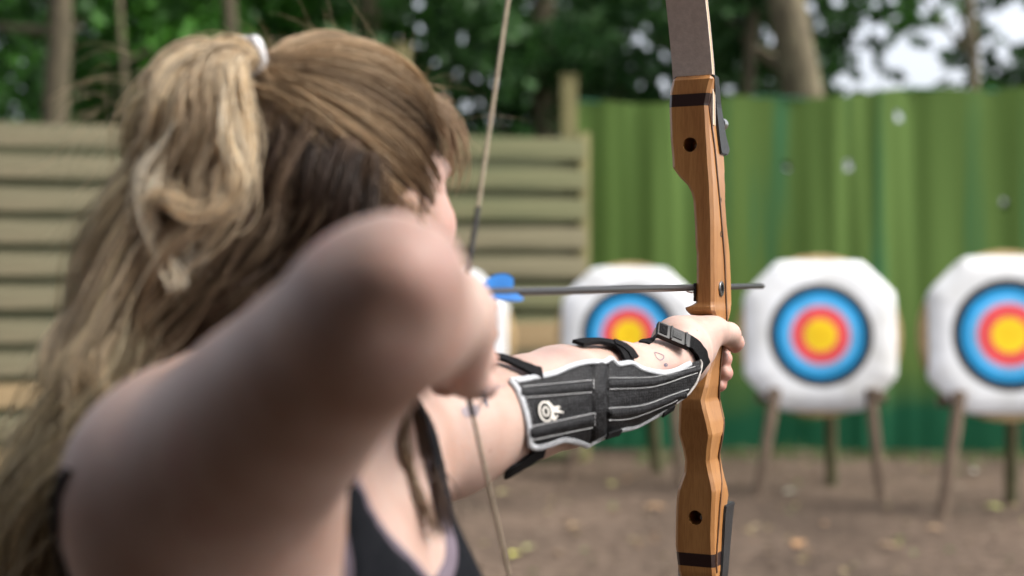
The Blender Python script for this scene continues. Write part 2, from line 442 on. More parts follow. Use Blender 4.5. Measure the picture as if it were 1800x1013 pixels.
M['leather'] = plain('black_marker', (.02, .02, .02))
def octagon(h, cut, r=.04, n=5):
    pts = []
    c = [(h-cut, h), (h, h-cut), (h, -h+cut), (h-cut, -h), (-h+cut, -h), (-h, -h+cut), (-h, h-cut), (-h+cut, h)]
    for i, p in enumerate(c):
        p = np.array(p); a = np.array(c[i-1]); b = np.array(c[(i+1) % 8])
        u = (a-p)/np.linalg.norm(a-p)*r; v = (b-p)/np.linalg.norm(b-p)*r
        for k in range(n):
            t = k/(n-1); pts.append((1-t)**2*(p+u)+2*t*(1-t)*p+t*t*(p+v))
    return pts
def target(px, py, d, yaw, label, tilt=6, size=.502, seed=0):
    rg = np.random.default_rng(seed)
    c = P(px, py, d)
    t = thing('archery_target', label, 'archery target', (c.x, c.y, 0), R(yaw), 'targets on easels before the green netting')
    piv = Matrix.Translation((0, 0, c.z)) @ Matrix.Rotation(R(-tilt), 4, 'X')
    # round straw boss
    mb = MB(); rb = size*1.085
    prof = [(-.02, rb*.9)]
    for k in range(9): prof.append((-.01+.13*k/8, rb*(1.0-.03*(k % 2))))
    prof.append((.14, rb*.9))
    mb.lathe((0, .0, .0), (0, 1, 0), prof, 64)
    o = mb.build('boss', M['straw'], t); o.matrix_local = piv
    # paper face: octagonal sheet bulging over the boss edge
    pts = octagon(size, size*.44, .05, 6)
    rings = [(1.0, .03), (1.002, -.022), (.985, -.033), (.75, -.035), (.5, -.036), (.25, -.037)]
    V = []; F = []; n = len(pts)
    wob = rg.normal(0, 1, n); wob = np.convolve(np.concatenate([wob, wob[:8]]), np.ones(8)/8, 'same')[:n]
    for s_, yy in rings:
        for k, p in enumerate(pts):
            q = p*s_*(1+.02*wob[k]*(s_ > .9))
            V.append((q[0], yy+.006*wob[k]*(s_ > .6), q[1]))
    for i in range(len(rings)-1):
        for k in range(n): F.append((i*n+k, i*n+(k+1) % n, (i+1)*n+(k+1) % n, (i+1)*n+k))
    V.append((0, -.037, 0)); ci = len(V)-1; b0 = (len(rings)-1)*n
    for k in range(n): F.append((b0+k, b0+(k+1) % n, ci))
    me = bpy.data.meshes.new('paper_face'); me.from_pydata(V, [], F); me.update()
    bm = bmesh.new(); bm.from_mesh(me); bmesh.ops.recalc_face_normals(bm, faces=bm.faces[:]); bm.to_mesh(me); bm.free()
    me.polygons.foreach_set('use_smooth', np.ones(len(me.polygons), bool))
    o = obj('paper_face', me, M['face'], t); o.matrix_local = piv
    # pins
    for (sx_, sz) in ((-.3, .44), (.3, .44), (-.3, -.44), (.3, -.44)):
        pm = MB(); pm.lathe((sx_, -.034, sz), (0, -1, 0), [(0, .008), (.004, .008), (.006, .004)], 10)
        q = pm.build('pin', M['leather'], t); q.matrix_local = piv
    # easel: two front legs, a rear strut and a cross bar with pegs
    zb = c.z-size*.80
    def leg(top, bot, r0, r1, mat):
        lm = MB(); lm.tube([Vector(top)+(Vector(bot)-Vector(top))*k/5 for k in range(6)], [r0+(r1-r0)*k/5 for k in range(6)], 8)
        lm.build('leg', mat, t)
    leg((-.30, -.06, zb+.05), (-.44, -.16, -.03), .040, .034, M['easel'])
    leg((.32, -.06, zb+.05), (.38, -.18, -.03), .039, .033, M['easel'])
    leg((-.30, .17, zb+.1), (-.24, .19, c.z+.3), .03, .028, M['easel'])
    leg((.32, .17, zb+.1), (.24, .19, c.z+.3), .03, .028, M['easel'])
    leg((.10, .22, c.z+.2), (.18, .60, -.03), .038, .042, M['easel_dark'])
    cm = MB(); cm.tube([(-.42, .02, zb-.02), (.44, .02, zb-.02)], .034, 8); cm.build('cross_bar', M['easel'], t)
    cm = MB(); cm.tube([(-.30, .19, c.z+.2), (.30, .19, c.z+.2)], .03, 8); cm.build('top_bar', M['easel'], t)
    for sx_ in (-.34, .36):
        cm = MB(); cm.tube([(sx_, .1, zb-.005), (sx_, -.13, zb+.03)], .026, 8); cm.build('peg', M['easel'], t)
    return t
target(1772, 590, 8.75, -4, 'rightmost archery target, its white face cut by the picture edge', seed=1, size=.485)
target(1441, 590, 9.55, -3, 'complete archery target standing alone just right of the bow', seed=2)
target(1106, 590, 10.3, -8, 'archery target seen above the arm guard, just left of the bow', seed=3, size=.49)
target(770, 598, 10.6, -8, 'archery target almost hidden behind the drawing elbow', seed=4, size=.52)

# ---- woodland behind
M['bark'] = noise_mat('bark', [(.045, .036, .022), (.12, .10, .06), (.17, .15, .09)], scale=9, stretch=(2.5, 2.5, .5), rough=.9, bump=.8, bscale=14)
M['bark_pale'] = noise_mat('bark_pale', [(.042, .035, .02), (.10, .082, .048)], scale=9, stretch=(2.5, 2.5, .5), rough=.9, bump=.8, bscale=14)
M['leaves'] = attr_mat('tree_leaves', rough=.55, spec=.35, trans=.3)
rg = np.random.default_rng(5)
GAP_F = .56
GAPS = [(735, 8, 21), (716, 34, 17), (741, 52, 20), (664, 88, 19), (700, 70, 18), (733, 82, 19), (812, 72, 18), (868, 140, 20), (838, 138, 19), (806, 130, 17), (822, 184, 21), (845, 186, 18), (862, 208, 19), (888, 218, 16), (828, 216, 16), (1122, 70, 21), (1138, 82, 19),
        (1165, 92, 20), (1178, 100, 18), (1127, 146, 20), (1166, 146, 22), (1172, 160, 18), (1281, 158, 19), (1346, 55, 19), (1356, 72, 18), (1371, 104, 21), (1378, 145, 17), (1425, 14, 18), (1436, 40, 17), (1622, 118, 64), (1575, 100, 40), (1550, 55, 32), (1660, 70, 34), (1785, 42, 64), (1745, 35, 26), (1520, 140, 26), (1490, 150, 22), (1545, 142, 24)]
GAPS += [(1488, 295, 24), (1385, 292, 24), (1580, 212, 22), (1762, 352, 22), (1520, 305, 20), (1555, 278, 20), (1378, 390, 18), (1150, 210, 18), (1735, 280, 18), (1660, 250, 18)]
GAPS += [(rg.uniform(1465, 1720), rg.uniform(0, 160), rg.uniform(15, 26)) for _ in range(46)]+[(rg.uniform(1730, 1800), rg.uniform(0, 140), rg.uniform(14, 20)) for _ in range(9)]
def crown_mesh(name, clusters, per, leaf, cols, spread, seed, org=(0, 0, 0)):
    rg = np.random.default_rng(seed)
    C = []; K = []
    for (c, r) in clusters:
        n = int(per*(r/.6)**2)
        u = rg.normal(0, 1, (n, 3)); u /= np.linalg.norm(u, axis=1, keepdims=True)
        rad = rg.uniform(.35, 1, (n, 1))**.6*r
        C.append(np.array(c)+u*rad*np.array([1, 1, .8])); K.append(np.full(n, rg.uniform(0, 1)))
    C = np.concatenate(C); K = np.concatenate(K)
    # gaps between the boughs where the sky comes through
    wx = C+np.array(org); qx = 900+2500*wx[:, 0]/wx[:, 1]; qy = 506.5-2500*(wx[:, 2]-CAM_Z)/wx[:, 1]
    ok = np.ones(len(C), bool)
    for gx_, gy_, gr in GAPS: ok &= (qx-gx_)**2+(qy-gy_)**2 > (gr*(GAP_F if gx_ < 1450 else .60))**2
    C = C[ok]; K = K[ok]; n = len(C)
    Nn = rg.normal(0, .7, (n, 3)); Nn[:, 2] += .8
    V, F = leaf_cards(C, Nn, rg.uniform(.6, 1.2, n)*leaf, rg.uniform(0, 6.28, n))
    me = mesh_np(name, V, F, smooth=False)
    c0 = np.array(cols[0]); c1 = np.array(cols[1])
    f = np.clip(K*.7+rg.uniform(0, .45, n), 0, 1)[:, None]
    set_face_cols(me, np.repeat(c0+(c1-c0)*f, 2, 0))
    return me
def tree(name, label, base, lean, r0, h, crown, cols, seed, mat='bark', per=120, leaf=.095, spread=1.0):
    """crown: list of (dx, dy, z, radius) lobes; small clusters fill each lobe."""
    rg = np.random.default_rng(seed)
    t = thing(name, label, 'tree', base, 0, 'trees beyond the fence and netting')
    tp = [Vector((lean*k/9*h+.05*math.sin(k*1.3+seed), .04*math.sin(k*1.1), h*k/9-.05)) for k in range(10)]
    mb = MB(); mb.tube(tp, [r0*(1.25 if k == 0 else 1-.06*k) for k in range(10)], 12)
    limbs = []
    for (dx, dy, z, r) in crown:
        a = tp[min(9, max(2, int(z/h*8)))]
        e = Vector((dx, dy, z)); m_ = a.lerp(e, .5)+Vector((0, 0, -.15))
        mb.tube([a, m_, e], [r0*.35, r0*.22, .015], 6)
    mb.build('trunk', M[mat], t)
    cl = []
    for (dx, dy, z, r) in crown:
        nn = max(4, int(9*r*r*spread))
        for k in range(nn):
            u = rg.normal(0, 1, 3); u /= np.linalg.norm(u); q = rg.uniform(.2, 1)**.5*r
            cl.append(((dx+u[0]*q, dy+u[1]*q, z+u[2]*q*.8), rg.uniform(.3, .62)))
    obj('crown', crown_mesh('crown', cl, per, leaf, cols, 1, seed+50, base), M['leaves'], t)
    return t
DK = ((.012, .045, .014), (.055, .14, .032))
MD = ((.012, .058, .010), (.06, .195, .02))
LT = ((.03, .085, .012), (.13, .24, .035))
def base_at(px, d): return (d*(px-900)/2500, d, 0)
tree('broadleaf_tree', 'thick trunk rising behind the fence at the far left under bright leaves', base_at(100, 13.6), .0, .16, 7,
     [(-1.2, 1.2, 3.1, 1.1), (.9, 1.4, 3.3, 1.1), (-.2, 1.9, 4.6, 1.5), (-2.2, 1.6, 4.6, 1.3), (1.6, 1.8, 2.4, .9), (-1.4, 1.8, 1.9, .9)], MD, 1, 'bark_pale')
tree('broadleaf_tree', 'slim brown sapling between the far left trunk and the ponytail', base_at(232, 13.9), -.02, .045, 5.5,
     [(.1, .9, 2.6, .8), (-.6, 1.1, 3.9, .9), (.7, 1.4, 4.6, 1.0), (.3, 1.0, 1.7, .7)], MD, 2)
tree('broadleaf_tree', 'tree whose trunk shows just above the hair tie', base_at(408, 14.2), .0, .10, 7,
     [(.2, 1.0, 3.2, 1.0), (1.0, 1.3, 4.4, 1.2), (-.8, 1.4, 4.6, 1.2), (1.1, 1.2, 2.5, .9), (0, 1.6, 1.9, .8)], MD, 3, 'bark_pale')
tree('broadleaf_tree', 'dark leafy tree filling the gap above the archer head', base_at(640, 15.0), .02, .15, 8,
     [(0, .3, 2.6, 1.1), (.6, 0, 4.0, 1.3), (-.9, .2, 3.9, 1.2), (1.5, .4, 3.2, 1.1), (.2, .5, 5.2, 1.4)], DK, 4)
tree('broadleaf_tree', 'dark leafy tree between the bowstring and the upper limb', base_at(960, 15.6), .0, .16, 8,
     [(0, .2, 2.6, 1.1), (.9, 0, 3.7, 1.2), (-.9, .2, 3.8, 1.2), (.1, .3, 4.9, 1.3), (-1.3, .4, 2.5, .9), (1.3, .5, 2.5, .9)], DK, 5)
tree('broadleaf_tree', 'straight pale young trunk just right of the upper bow limb', base_at(1322, 14.6), -.005, .085, 7,
     [(-.5, 1.3, 3.0, .95), (.3, 1.5, 4.4, 1.1), (-.9, 1.2, 4.2, 1.0), (-1.2, 1.6, 2.5, .8)], DK, 6, 'bark_pale')
tree('broadleaf_tree', 'big leaning trunk behind the netting right of the bow', base_at(1560, 14.3), -.245, .27, 8,
     [(-1.2, 1.5, 3.2, .8), (-1.6, 1.2, 4.6, 1.2), (-.6, 1.4, 5.4, 1.2), (-2.0, 1.8, 3.6, .8), (-.45, 1.6, 3.6, .5)], DK, 7)
tree('broadleaf_tree', 'thin trunk against the bright sky at the upper right', base_at(1702, 15.2), .0, .085, 7,
     [(.0, .6, 4.9, .8), (-.5, .8, 5.2, .8), (.45, .8, 3.35, .45), (.9, 1.0, 2.9, .5)], MD, 8, spread=.6)
tree('broadleaf_tree', 'leafy tree at the right picture edge beside the bright sky', base_at(1880, 15.5), .0, .15, 8,
     [(.0, .2, 3.0, .6), (.6, .3, 4.2, 1.0), (-.2, .5, 5.0, .8), (.4, .3, 2.4, .8)], DK, 9, spread=.8)
# far wood behind those trees, one mass
cl = []
rg = np.random.default_rng(99)
for k in range(1500):
    x = rg.uniform(-13, 15); y = rg.uniform(19, 25); z = rg.uniform(.2, 8.5)
    px = 900+2500*x/y; py = 506.5-2500*(z-1.4)/y
    if 1440 < px < 1840 and py < 330:
        if rg.uniform() > .5: continue
    elif 620 < px < 1440 and rg.uniform() < .12: continue
    cl.append(((x, y, z), rg.uniform(.45, 1.0)))
obj('far_wood', crown_mesh('far_wood', cl, 70, .13, DK, 1, 77), M['leaves'], label='dark wood of leafy trees closing the view far behind', cat='wood', kind='stuff')
# low shrubs between fence and trees
for i, (px, d, r, cols, lab) in enumerate([(20, 12.2, .9, MD, 'green shrub behind the fence at the left picture edge'), (200, 12.6, .9, MD, 'green shrub behind the fence left of the ponytail'), (860, 13.3, .9, DK, 'dark shrub behind the fence at the bowstring'),
                                         (980, 13.6, .8, DK, 'dark shrub behind the timber post beside the netting'), (1180, 14.0, .9, DK, 'dark shrub peeping over the netting behind the bow')]):
    t = thing('shrub', lab, 'shrub', base_at(px, d), 0, 'shrubs behind the fence')
    mb = MB()
    for k in range(5):
        a = k*1.26; mb.tube([(0, 0, 0), (.15*math.cos(a), .15*math.sin(a), .9), (.35*math.cos(a), .35*math.sin(a), 1.9)], [.03, .02, .008], 6)
    mb.build('stem', M['bark'], t)
    rg = np.random.default_rng(300+i); cl = []
    for k in range(26):
        u = rg.normal(0, 1, 3); u /= np.linalg.norm(u); q = rg.uniform(.2, 1)**.5*r
        cl.append(((u[0]*q, u[1]*q*.7, 1.6+u[2]*q*1.25), rg.uniform(.25, .45)))
    obj('foliage', crown_mesh('foliage', cl, 120, .06, cols, 1, 400+i, base_at(px, d)), M['leaves'], t)
# grass tufts along the hem of the netting
n = 1500
gx = rng.uniform(1.0, 7, n); gy = 12.0-.035*(gx-.55)+rng.normal(-.25, .18, n); gz = ground_h(gx, gy)
hh = rng.uniform(.03, .12, n); an = rng.uniform(0, 6.28, n); ln = rng.normal(0, .04, (n, 2))
V = np.zeros((n, 3, 3)); w = .006
V[:, 0] = np.stack([gx-w*np.cos(an), gy-w*np.sin(an), gz-.01], 1); V[:, 1] = np.stack([gx+w*np.cos(an), gy+w*np.sin(an), gz-.01], 1)
V[:, 2] = np.stack([gx+ln[:, 0], gy+ln[:, 1], gz+hh], 1)
me = mesh_np('grass', V.reshape(-1, 3), np.arange(3*n).reshape(-1, 3), smooth=False)
set_face_cols(me, np.array([.06, .12, .025])*rng.uniform(.6, 1.6, (n, 1)))
obj('grass', me, M['leaves'], label='sparse short grass along the foot of the netting', cat='grass', kind='stuff')

# ---- unseen open-fronted timber shelter, added to shade the archer's near side
M['shade_shed'] = noise_mat('shade_shelter_boards', [(.04, .024, .014), (.09, .055, .032)], scale=3, stretch=(4, 4, .4), rough=.8, bump=.3)
M['roof'] = noise_mat('shade_roof_felt', [(.02, .02, .022), (.045, .045, .045)], scale=20, rough=.9, bump=.3)
sh = thing('added_shade_shelter', 'unseen dark timber shelter added around the viewer to shade the archer', 'shelter', (0, -1.2, 0))
def shade_shed_part(name, c, size, mat, rx=0):
    mb = MB(); mb.box((0, 0, 0), size, bev=.004); o = mb.build(name, M[mat], sh); o.location = c; o.rotation_euler = (rx, 0, 0); return o
SHR = 2.7
shade_shed_part('roof', ((SHR-4.6)/2, SHADE_ROOF_FRONT/2-.1, 2.66), (4.6+SHR, 2.5+SHADE_ROOF_FRONT, .06), 'roof', R(2))
for k in range(int((4.5+SHR)/.3)): shade_shed_part('shade_wall_board', (-4.35+.30*k, -1.3, 1.3), (.299, .03, 2.64), 'shade_shed')
nsb = int((1.1+SHADE_ROOF_FRONT+.9)/.32)
for k in range(nsb): shade_shed_part('shade_wall_board', (-4.45, -1.12+.32*k, 1.3), (.03, .319, 2.64), 'shade_shed')
for sx_ in (-4.3, SHR-.1): shade_shed_part('shade_corner_post', (sx_, -1.15, 1.3), (.12, .12, 2.6), 'shade_shed')
for k in range(20): shade_shed_part('shade_floor_board', ((SHR-4.4)/2, -1.1+.146*k, .0), (4.3+SHR, .14, .03), 'shade_shed')
# ================================================================ bow, string and arrow
NOCK = P(818, 520, 1.03)
AD = Vector((1200, 2500, 0)).normalized()          # the way the arrow points
AR = Vector((AD.y, -AD.x, 0))                      # to the archer's right of the arrow
DRAW = .5705
G = NOCK+AD*DRAW; G.z = 1.40
def bow_pt(lat, dep, z): return G+AR*lat+AD*dep+Vector((0, 0, z))
def lat_for(px, dep):
    """side offset of the point dep metres behind the belly plane that is seen at column px"""
    t = (px-900)/2500; b = G+AD*dep
    return (t*b.y-b.x)/(AR.x-t*AR.y)
def dep_for(px, lat):
    t = (px-900)/2500; b = G+AR*lat
    return (t*b.y-b.x)/(AD.x-t*AD.y)
# stations down the riser: photo row, belly left edge, belly right edge, back right edge, belly offset
ST = [(131, 1187, 1252, 1257, .006), (138, 1181, 1252, 1259, .001), (160, 1176, 1247, 1262, 0), (182, 1175, 1243, 1264, 0), (240, 1177, 1246, 1271, 0), (272, 1180, 1248, 1275, 0), (292, 1181, 1249, 1276, 0), (308, 1192, 1250.5, 1276, 0), (324, 1207, 1251.5, 1277, 0),
      (338, 1214, 1252, 1277, 0), (351, 1217, 1252.5, 1277, 0), (395, 1220, 1254, 1280, 0), (432, 1221, 1254, 1284, 0), (444, 1223, 1254, 1285, 0), (488, 1223, 1254.5, 1287, 0), (532, 1222, 1254.5, 1288, 0), (537, 1214, 1254.5, 1288, -.001), (541, 1203, 1254.5, 1287, -.002),
      (546, 1204, 1255, 1287, -.002), (552, 1210, 1257, 1286, .002), (560, 1220, 1260, 1284, .008), (575, 1229, 1262, 1280, .013), (600, 1233, 1261, 1276, .014), (625, 1233, 1258, 1272, .010), (650, 1226, 1250, 1270, .003), (680, 1209, 1243.5, 1268, -.006), (704, 1194, 1237, 1268, -.010),
      (720, 1192, 1240, 1271, -.010), (743, 1191.5, 1246, 1276, -.008), (765, 1191, 1250.5, 1274, -.006), (793, 1199, 1247, 1269, -.003), (811, 1202.5, 1246, 1269, -.001), (833, 1201, 1250, 1273, 0), (850, 1195, 1254, 1277, 0), (865, 1190, 1256.5, 1281, 0), (880, 1188, 1256, 1283, 0), (901, 1187, 1255, 1280, 0),
      (937, 1186, 1254, 1274, 0), (965, 1186, 1254.5, 1271, 0), (1008, 1191, 1256.6, 1269, 0), (1026, 1196, 1257, 1267, .002), (1034, 1203, 1256, 1264, .008)]
rows = [[float(x) for x in s] for s in ST]
def riser_at(y):
    return [float(np.interp(y, [r[0] for r in rows], [r[k] for r in rows])) for k in range(1, 5)]
ysamp = sorted(set([r[0] for r in rows]+list(np.arange(134, 1030, 9.0))))
def z_of(y, dep): return -(y-506.5)/2500*(G.y+AD.y*dep)
def wood_material():
    m, nt, b = nodes_of('bow_wood'); N = nt.nodes; L = nt.links
    tc = N.new('ShaderNodeTexCoord'); mp = N.new('ShaderNodeMapping'); mp.inputs['Scale'].default_value = (9, 9, .55)
    L.new(tc.outputs['Object'], mp.inputs[0])
    n1 = N.new('ShaderNodeTexNoise'); n1.inputs['Scale'].default_value = 5; n1.inputs['Detail'].default_value = 6; n1.inputs['Distortion'].default_value = .6
    L.new(mp.outputs[0], n1.inputs['Vector'])
    wv = N.new('ShaderNodeTexNoise'); wv.inputs['Scale'].default_value = 55; wv.inputs['Detail'].default_value = 3
    mp2 = N.new('ShaderNodeMapping'); mp2.inputs['Scale'].default_value = (12, 12, .9); L.new(tc.outputs['Object'], mp2.inputs[0]); L.new(mp2.outputs[0], wv.inputs['Vector'])
    r1 = N.new('ShaderNodeValToRGB'); e = r1.color_ramp.elements; e[0].position = .3; e[0].color = (.29, .12, .034, 1); e[1].position = .72; e[1].color = (.42, .205, .066, 1)
    L.new(n1.outputs['Fac'], r1.inputs[0])
    r2 = N.new('ShaderNodeValToRGB'); e = r2.color_ramp.elements; e[0].position = .38; e[0].color = (.68, .62, .55, 1); e[1].position = .55; e[1].color = (1, 1, 1, 1)
    L.new(wv.outputs['Fac'], r2.inputs[0])
    mx = N.new('ShaderNodeMix'); mx.data_type = 'RGBA'; mx.blend_type = 'MULTIPLY'; mx.inputs[0].default_value = .5
    L.new(r1.outputs[0], mx.inputs[6]); L.new(r2.outputs[0], mx.inputs[7])
    # dark hardwood inlays near both ends
    sx = N.new('ShaderNodeSeparateXYZ'); L.new(tc.outputs['Object'], sx.inputs[0])
    def band(lo, hi):
        a = N.new('ShaderNodeMath'); a.operation = 'GREATER_THAN'; a.inputs[1].default_value = lo; L.new(sx.outputs['Z'], a.inputs[0])
        c = N.new('ShaderNodeMath'); c.operation = 'LESS_THAN'; c.inputs[1].default_value = hi; L.new(sx.outputs['Z'], c.inputs[0])
        p = N.new('ShaderNodeMath'); p.operation = 'MULTIPLY'; L.new(a.outputs[0], p.inputs[0]); L.new(c.outputs[0], p.inputs[1]); return p
    b1 = band(z_of(185, 0), z_of(163, 0)); b2 = band(z_of(998, 0), z_of(975, 0))
    s = N.new('ShaderNodeMath'); s.operation = 'MAXIMUM'; L.new(b1.outputs[0], s.inputs[0]); L.new(b2.outputs[0], s.inputs[1])
    m2 = N.new('ShaderNodeMix'); m2.data_type = 'RGBA'; L.new(s.outputs[0], m2.inputs[0]); L.new(mx.outputs[2], m2.inputs[6]); m2.inputs[7].default_value = (.022, .008, .006, 1)
    L.new(m2.outputs[2], b.inputs['Base Color'])
    setin(b, Roughness=.38, **{'Specular IOR Level': .45, 'Coat Weight': .4, 'Coat Roughness': .18})
    bp = N.new('ShaderNodeBump'); bp.inputs['Strength'].default_value = .12; bp.inputs['Distance'].default_value = .001
    L.new(wv.outputs['Fac'], bp.inputs['Height']); L.new(bp.outputs[0], b.inputs['Normal'])
    return m
bow = thing('recurve_bow', 'drawn wooden takedown recurve bow with grey limbs held in the archer left hand', 'bow', G)
def to_bow(o): o.location = -G; return o          # children are built in world places
V = []; F = []
SEC = []
for y in ysamp:
    xl, xf, xs_, bo = riser_at(y)
    ll = lat_for(xl, bo); lr = lat_for(xf, bo); kb = dep_for(xs_, lr)
    z = z_of(y, bo)
    SEC.append((y, ll, lr, bo, kb, z))
    ch = min(.0035, (lr-ll)*.2, (kb-bo)*.2)
    for (la, de) in [(ll+ch, bo), (lr-ch, bo), (lr, bo+ch), (lr, kb-ch*1.6), (lr-ch*1.6, kb), (ll+ch*1.6, kb), (ll, kb-ch*1.6), (ll, bo+ch)]:
        V.append(bow_pt(la, de, z)-G)
n = 8; m_ = len(SEC)
for i in range(m_-1):
    for k in range(n): F.append((i*n+k, i*n+(k+1) % n, (i+1)*n+(k+1) % n, (i+1)*n+k))
F.append(tuple(range(n))); F.append(tuple((m_-1)*n+k for k in range(n))[::-1])
me = bpy.data.meshes.new('riser'); me.from_pydata([tuple(v) for v in V], [], F); me.update()
bm = bmesh.new(); bm.from_mesh(me); bmesh.ops.recalc_face_normals(bm, faces=bm.faces[:]); bm.to_mesh(me); bm.free()
riser = obj('riser', me, wood_material(), bow)
# real drilled holes through the ends of the riser
def drill(px, py, r, depth):
    la = lat_for(px, 0); z = z_of(py, 0)
    cb = MB(); cb.lathe(bow_pt(la, -.02, z)-G, AD, [(0, r), (.02+depth, r)], 28)
    c = obj('drill', cb.mesh('drill', False)); c.parent = bow
    md = riser.modifiers.new('hole', 'BOOLEAN'); md.object = c; md.operation = 'DIFFERENCE'; md.solver = 'EXACT'
    return c, la, z
d1, la1, z1 = drill(1212.5, 253, .0080, .030); d2, la2, z2 = drill(1222, 912, .0080, .030)
bpy.context.view_layer.update()
dg = bpy.context.evaluated_depsgraph_get()
nm = bpy.data.meshes.new_from_object(riser.evaluated_get(dg))
riser.modifiers.clear(); riser.data = nm; nm.name = 'riser'
if not nm.materials: nm.materials.append(me.materials[0])
for c in (d1, d2): bpy.data.objects.remove(c)
nm.polygons.foreach_set('use_smooth', np.ones(len(nm.polygons), bool)); nm.set_sharp_from_angle(angle=R(24))
M['steel'] = plain('steel', (.55, .55, .56), rough=.3, metal=1)
M['black_metal'] = plain('black_metal', (.02, .02, .022), rough=.4, metal=.3, spec=.5)
M['black_plastic'] = plain('black_plastic', (.012, .013, .015), rough=.42, bump=.1, bscale=300)
for (la, z, sg) in ((la1, z1, 1), (la2, z2, -1)):
    mb = MB(); mb.lathe(bow_pt(la+.004, .012, z-.001)-G, AD, [(0, .0026), (.002, .0034), (.019, .0034)], 14); mb.build('limb_bolt_end', M['steel'], bow)
# veneer line let into the right side
LAM = [(182, 1245), (260, 1256), (367, 1266), (454, 1273), (561, 1277), (620, 1271), (707, 1267), (743, 1273.5), (765, 1270), (800, 1263), (851, 1268), (900, 1264), (972, 1259), (1010, 1258.5)]
L_ = []; R_ = []; N_ = []
for y in np.arange(184, 1008, 6.0):
    xl, xf, xs_, bo = riser_at(y); lr = lat_for(xf, bo); kb = dep_for(xs_, lr)
    px = float(np.interp(y, [a for a, b in LAM], [b for a, b in LAM])); de = min(max(dep_for(px, lr), bo+.006), kb-.009)
    z = z_of(y, de)
    L_.append(bow_pt(lr-.001, de-.0016, z)-G); R_.append(bow_pt(lr-.001, de+.0016, z)-G); N_.append(AR)
mb = MB(); mb.add(*ribbon_solid(L_, R_, .0021, N_)); mb.build('veneer_strip', noise_mat('dark_veneer', [(.05, .02, .01), (.10, .045, .02)], scale=30, rough=.4), bow)
# bushings and small holes on the right side
def side_pt(px, py):
    xl, xf, xs_, bo = riser_at(py); lr = lat_for(xf, bo); de = dep_for(px, lr); return bow_pt(lr, de, z_of(py, de))-G
for (px, py, r) in ((1266.5, 352, .0030), (1267.6, 412, .0034)):
    mb = MB(); mb.lathe(side_pt(px, py)-AR*.002, AR, [(0, r), (.0023, r), (.0023, r*.62), (.0008, r*.6)], 16); mb.build('bushing', M['black_metal'], bow)
p = side_pt(1267, 508)
mb = MB(); mb.lathe(p-AR*.003, AR, [(0, .0085), (.0042, .0085), (.0048, .0078), (.0048, .0048), (.0005, .0045)], 24); sb = mb.build('bushing', plain('dark_nickel', (.16, .16, .165), rough=.28, metal=.9), bow)
mb = MB(); mb.lathe(p-AR*.0025, AR, [(0, .0044), (.0026, .0044)], 16); mb.build('bushing_bore', M['black_plastic'], bow)
# limb seats: black wedge plates on the back of each end
def plate(pts, name):
    """pts: (row, left column, right column) of the plate seen edge-on on the right of the riser back"""
    mb = MB(); V = []; F = []
    for (y, xa, xb) in pts:
        xl, xf, xs_, bo = riser_at(min(max(y, 131), 1034)); lr = lat_for(xf, bo)+.0025; ll = lat_for(xl, bo)-.001
        da = dep_for(xa, lr); db = dep_for(xb, lr); z = z_of(y, da)
        for (la, de) in ((ll, da), (lr, da), (lr, db), (ll, db)): V.append(bow_pt(la, de, z)-G)
    k = len(pts)
    for i in range(k-1):
        for j in range(4): F.append((i*4+j, i*4+(j+1) % 4, i*4+4+(j+1) % 4, i*4+4+j))
    F.append((0, 1, 2, 3)); b0 = (k-1)*4; F.append((b0+3, b0+2, b0+1, b0))
    mb.add(V, F); me = mb.mesh(name, False)
    bm = bmesh.new(); bm.from_mesh(me); bmesh.ops.bevel(bm, geom=bm.edges[:], offset=.0012, segments=2, affect='EDGES'); bm.to_mesh(me); bm.free()
    return obj(name, me, M['black_plastic'], bow)
plate([(131, 1255, 1264), (185, 1259, 1269), (235, 1264, 1277), (260, 1267, 1284), (271, 1269, 1280)], 'limb_plate')
plate([(888, 1277, 1293), (905, 1275, 1290), (960, 1272, 1285), (1010, 1269, 1281), (1040, 1266, 1277)], 'limb_plate')
for (px, py) in ((1271, 219),):
    xl, xf, xs_, bo = riser_at(py); la = (lat_for(xl, bo)+lat_for(xf, bo))/2+.012; de = dep_for(px, la)
    mb = MB(); mb.lathe(bow_pt(la, de-.014, z_of(py, de))-G, AD, [(0, .007), (.012, .007), (.014, .005)], 18); mb.build('limb_bolt', M['steel'], bow)
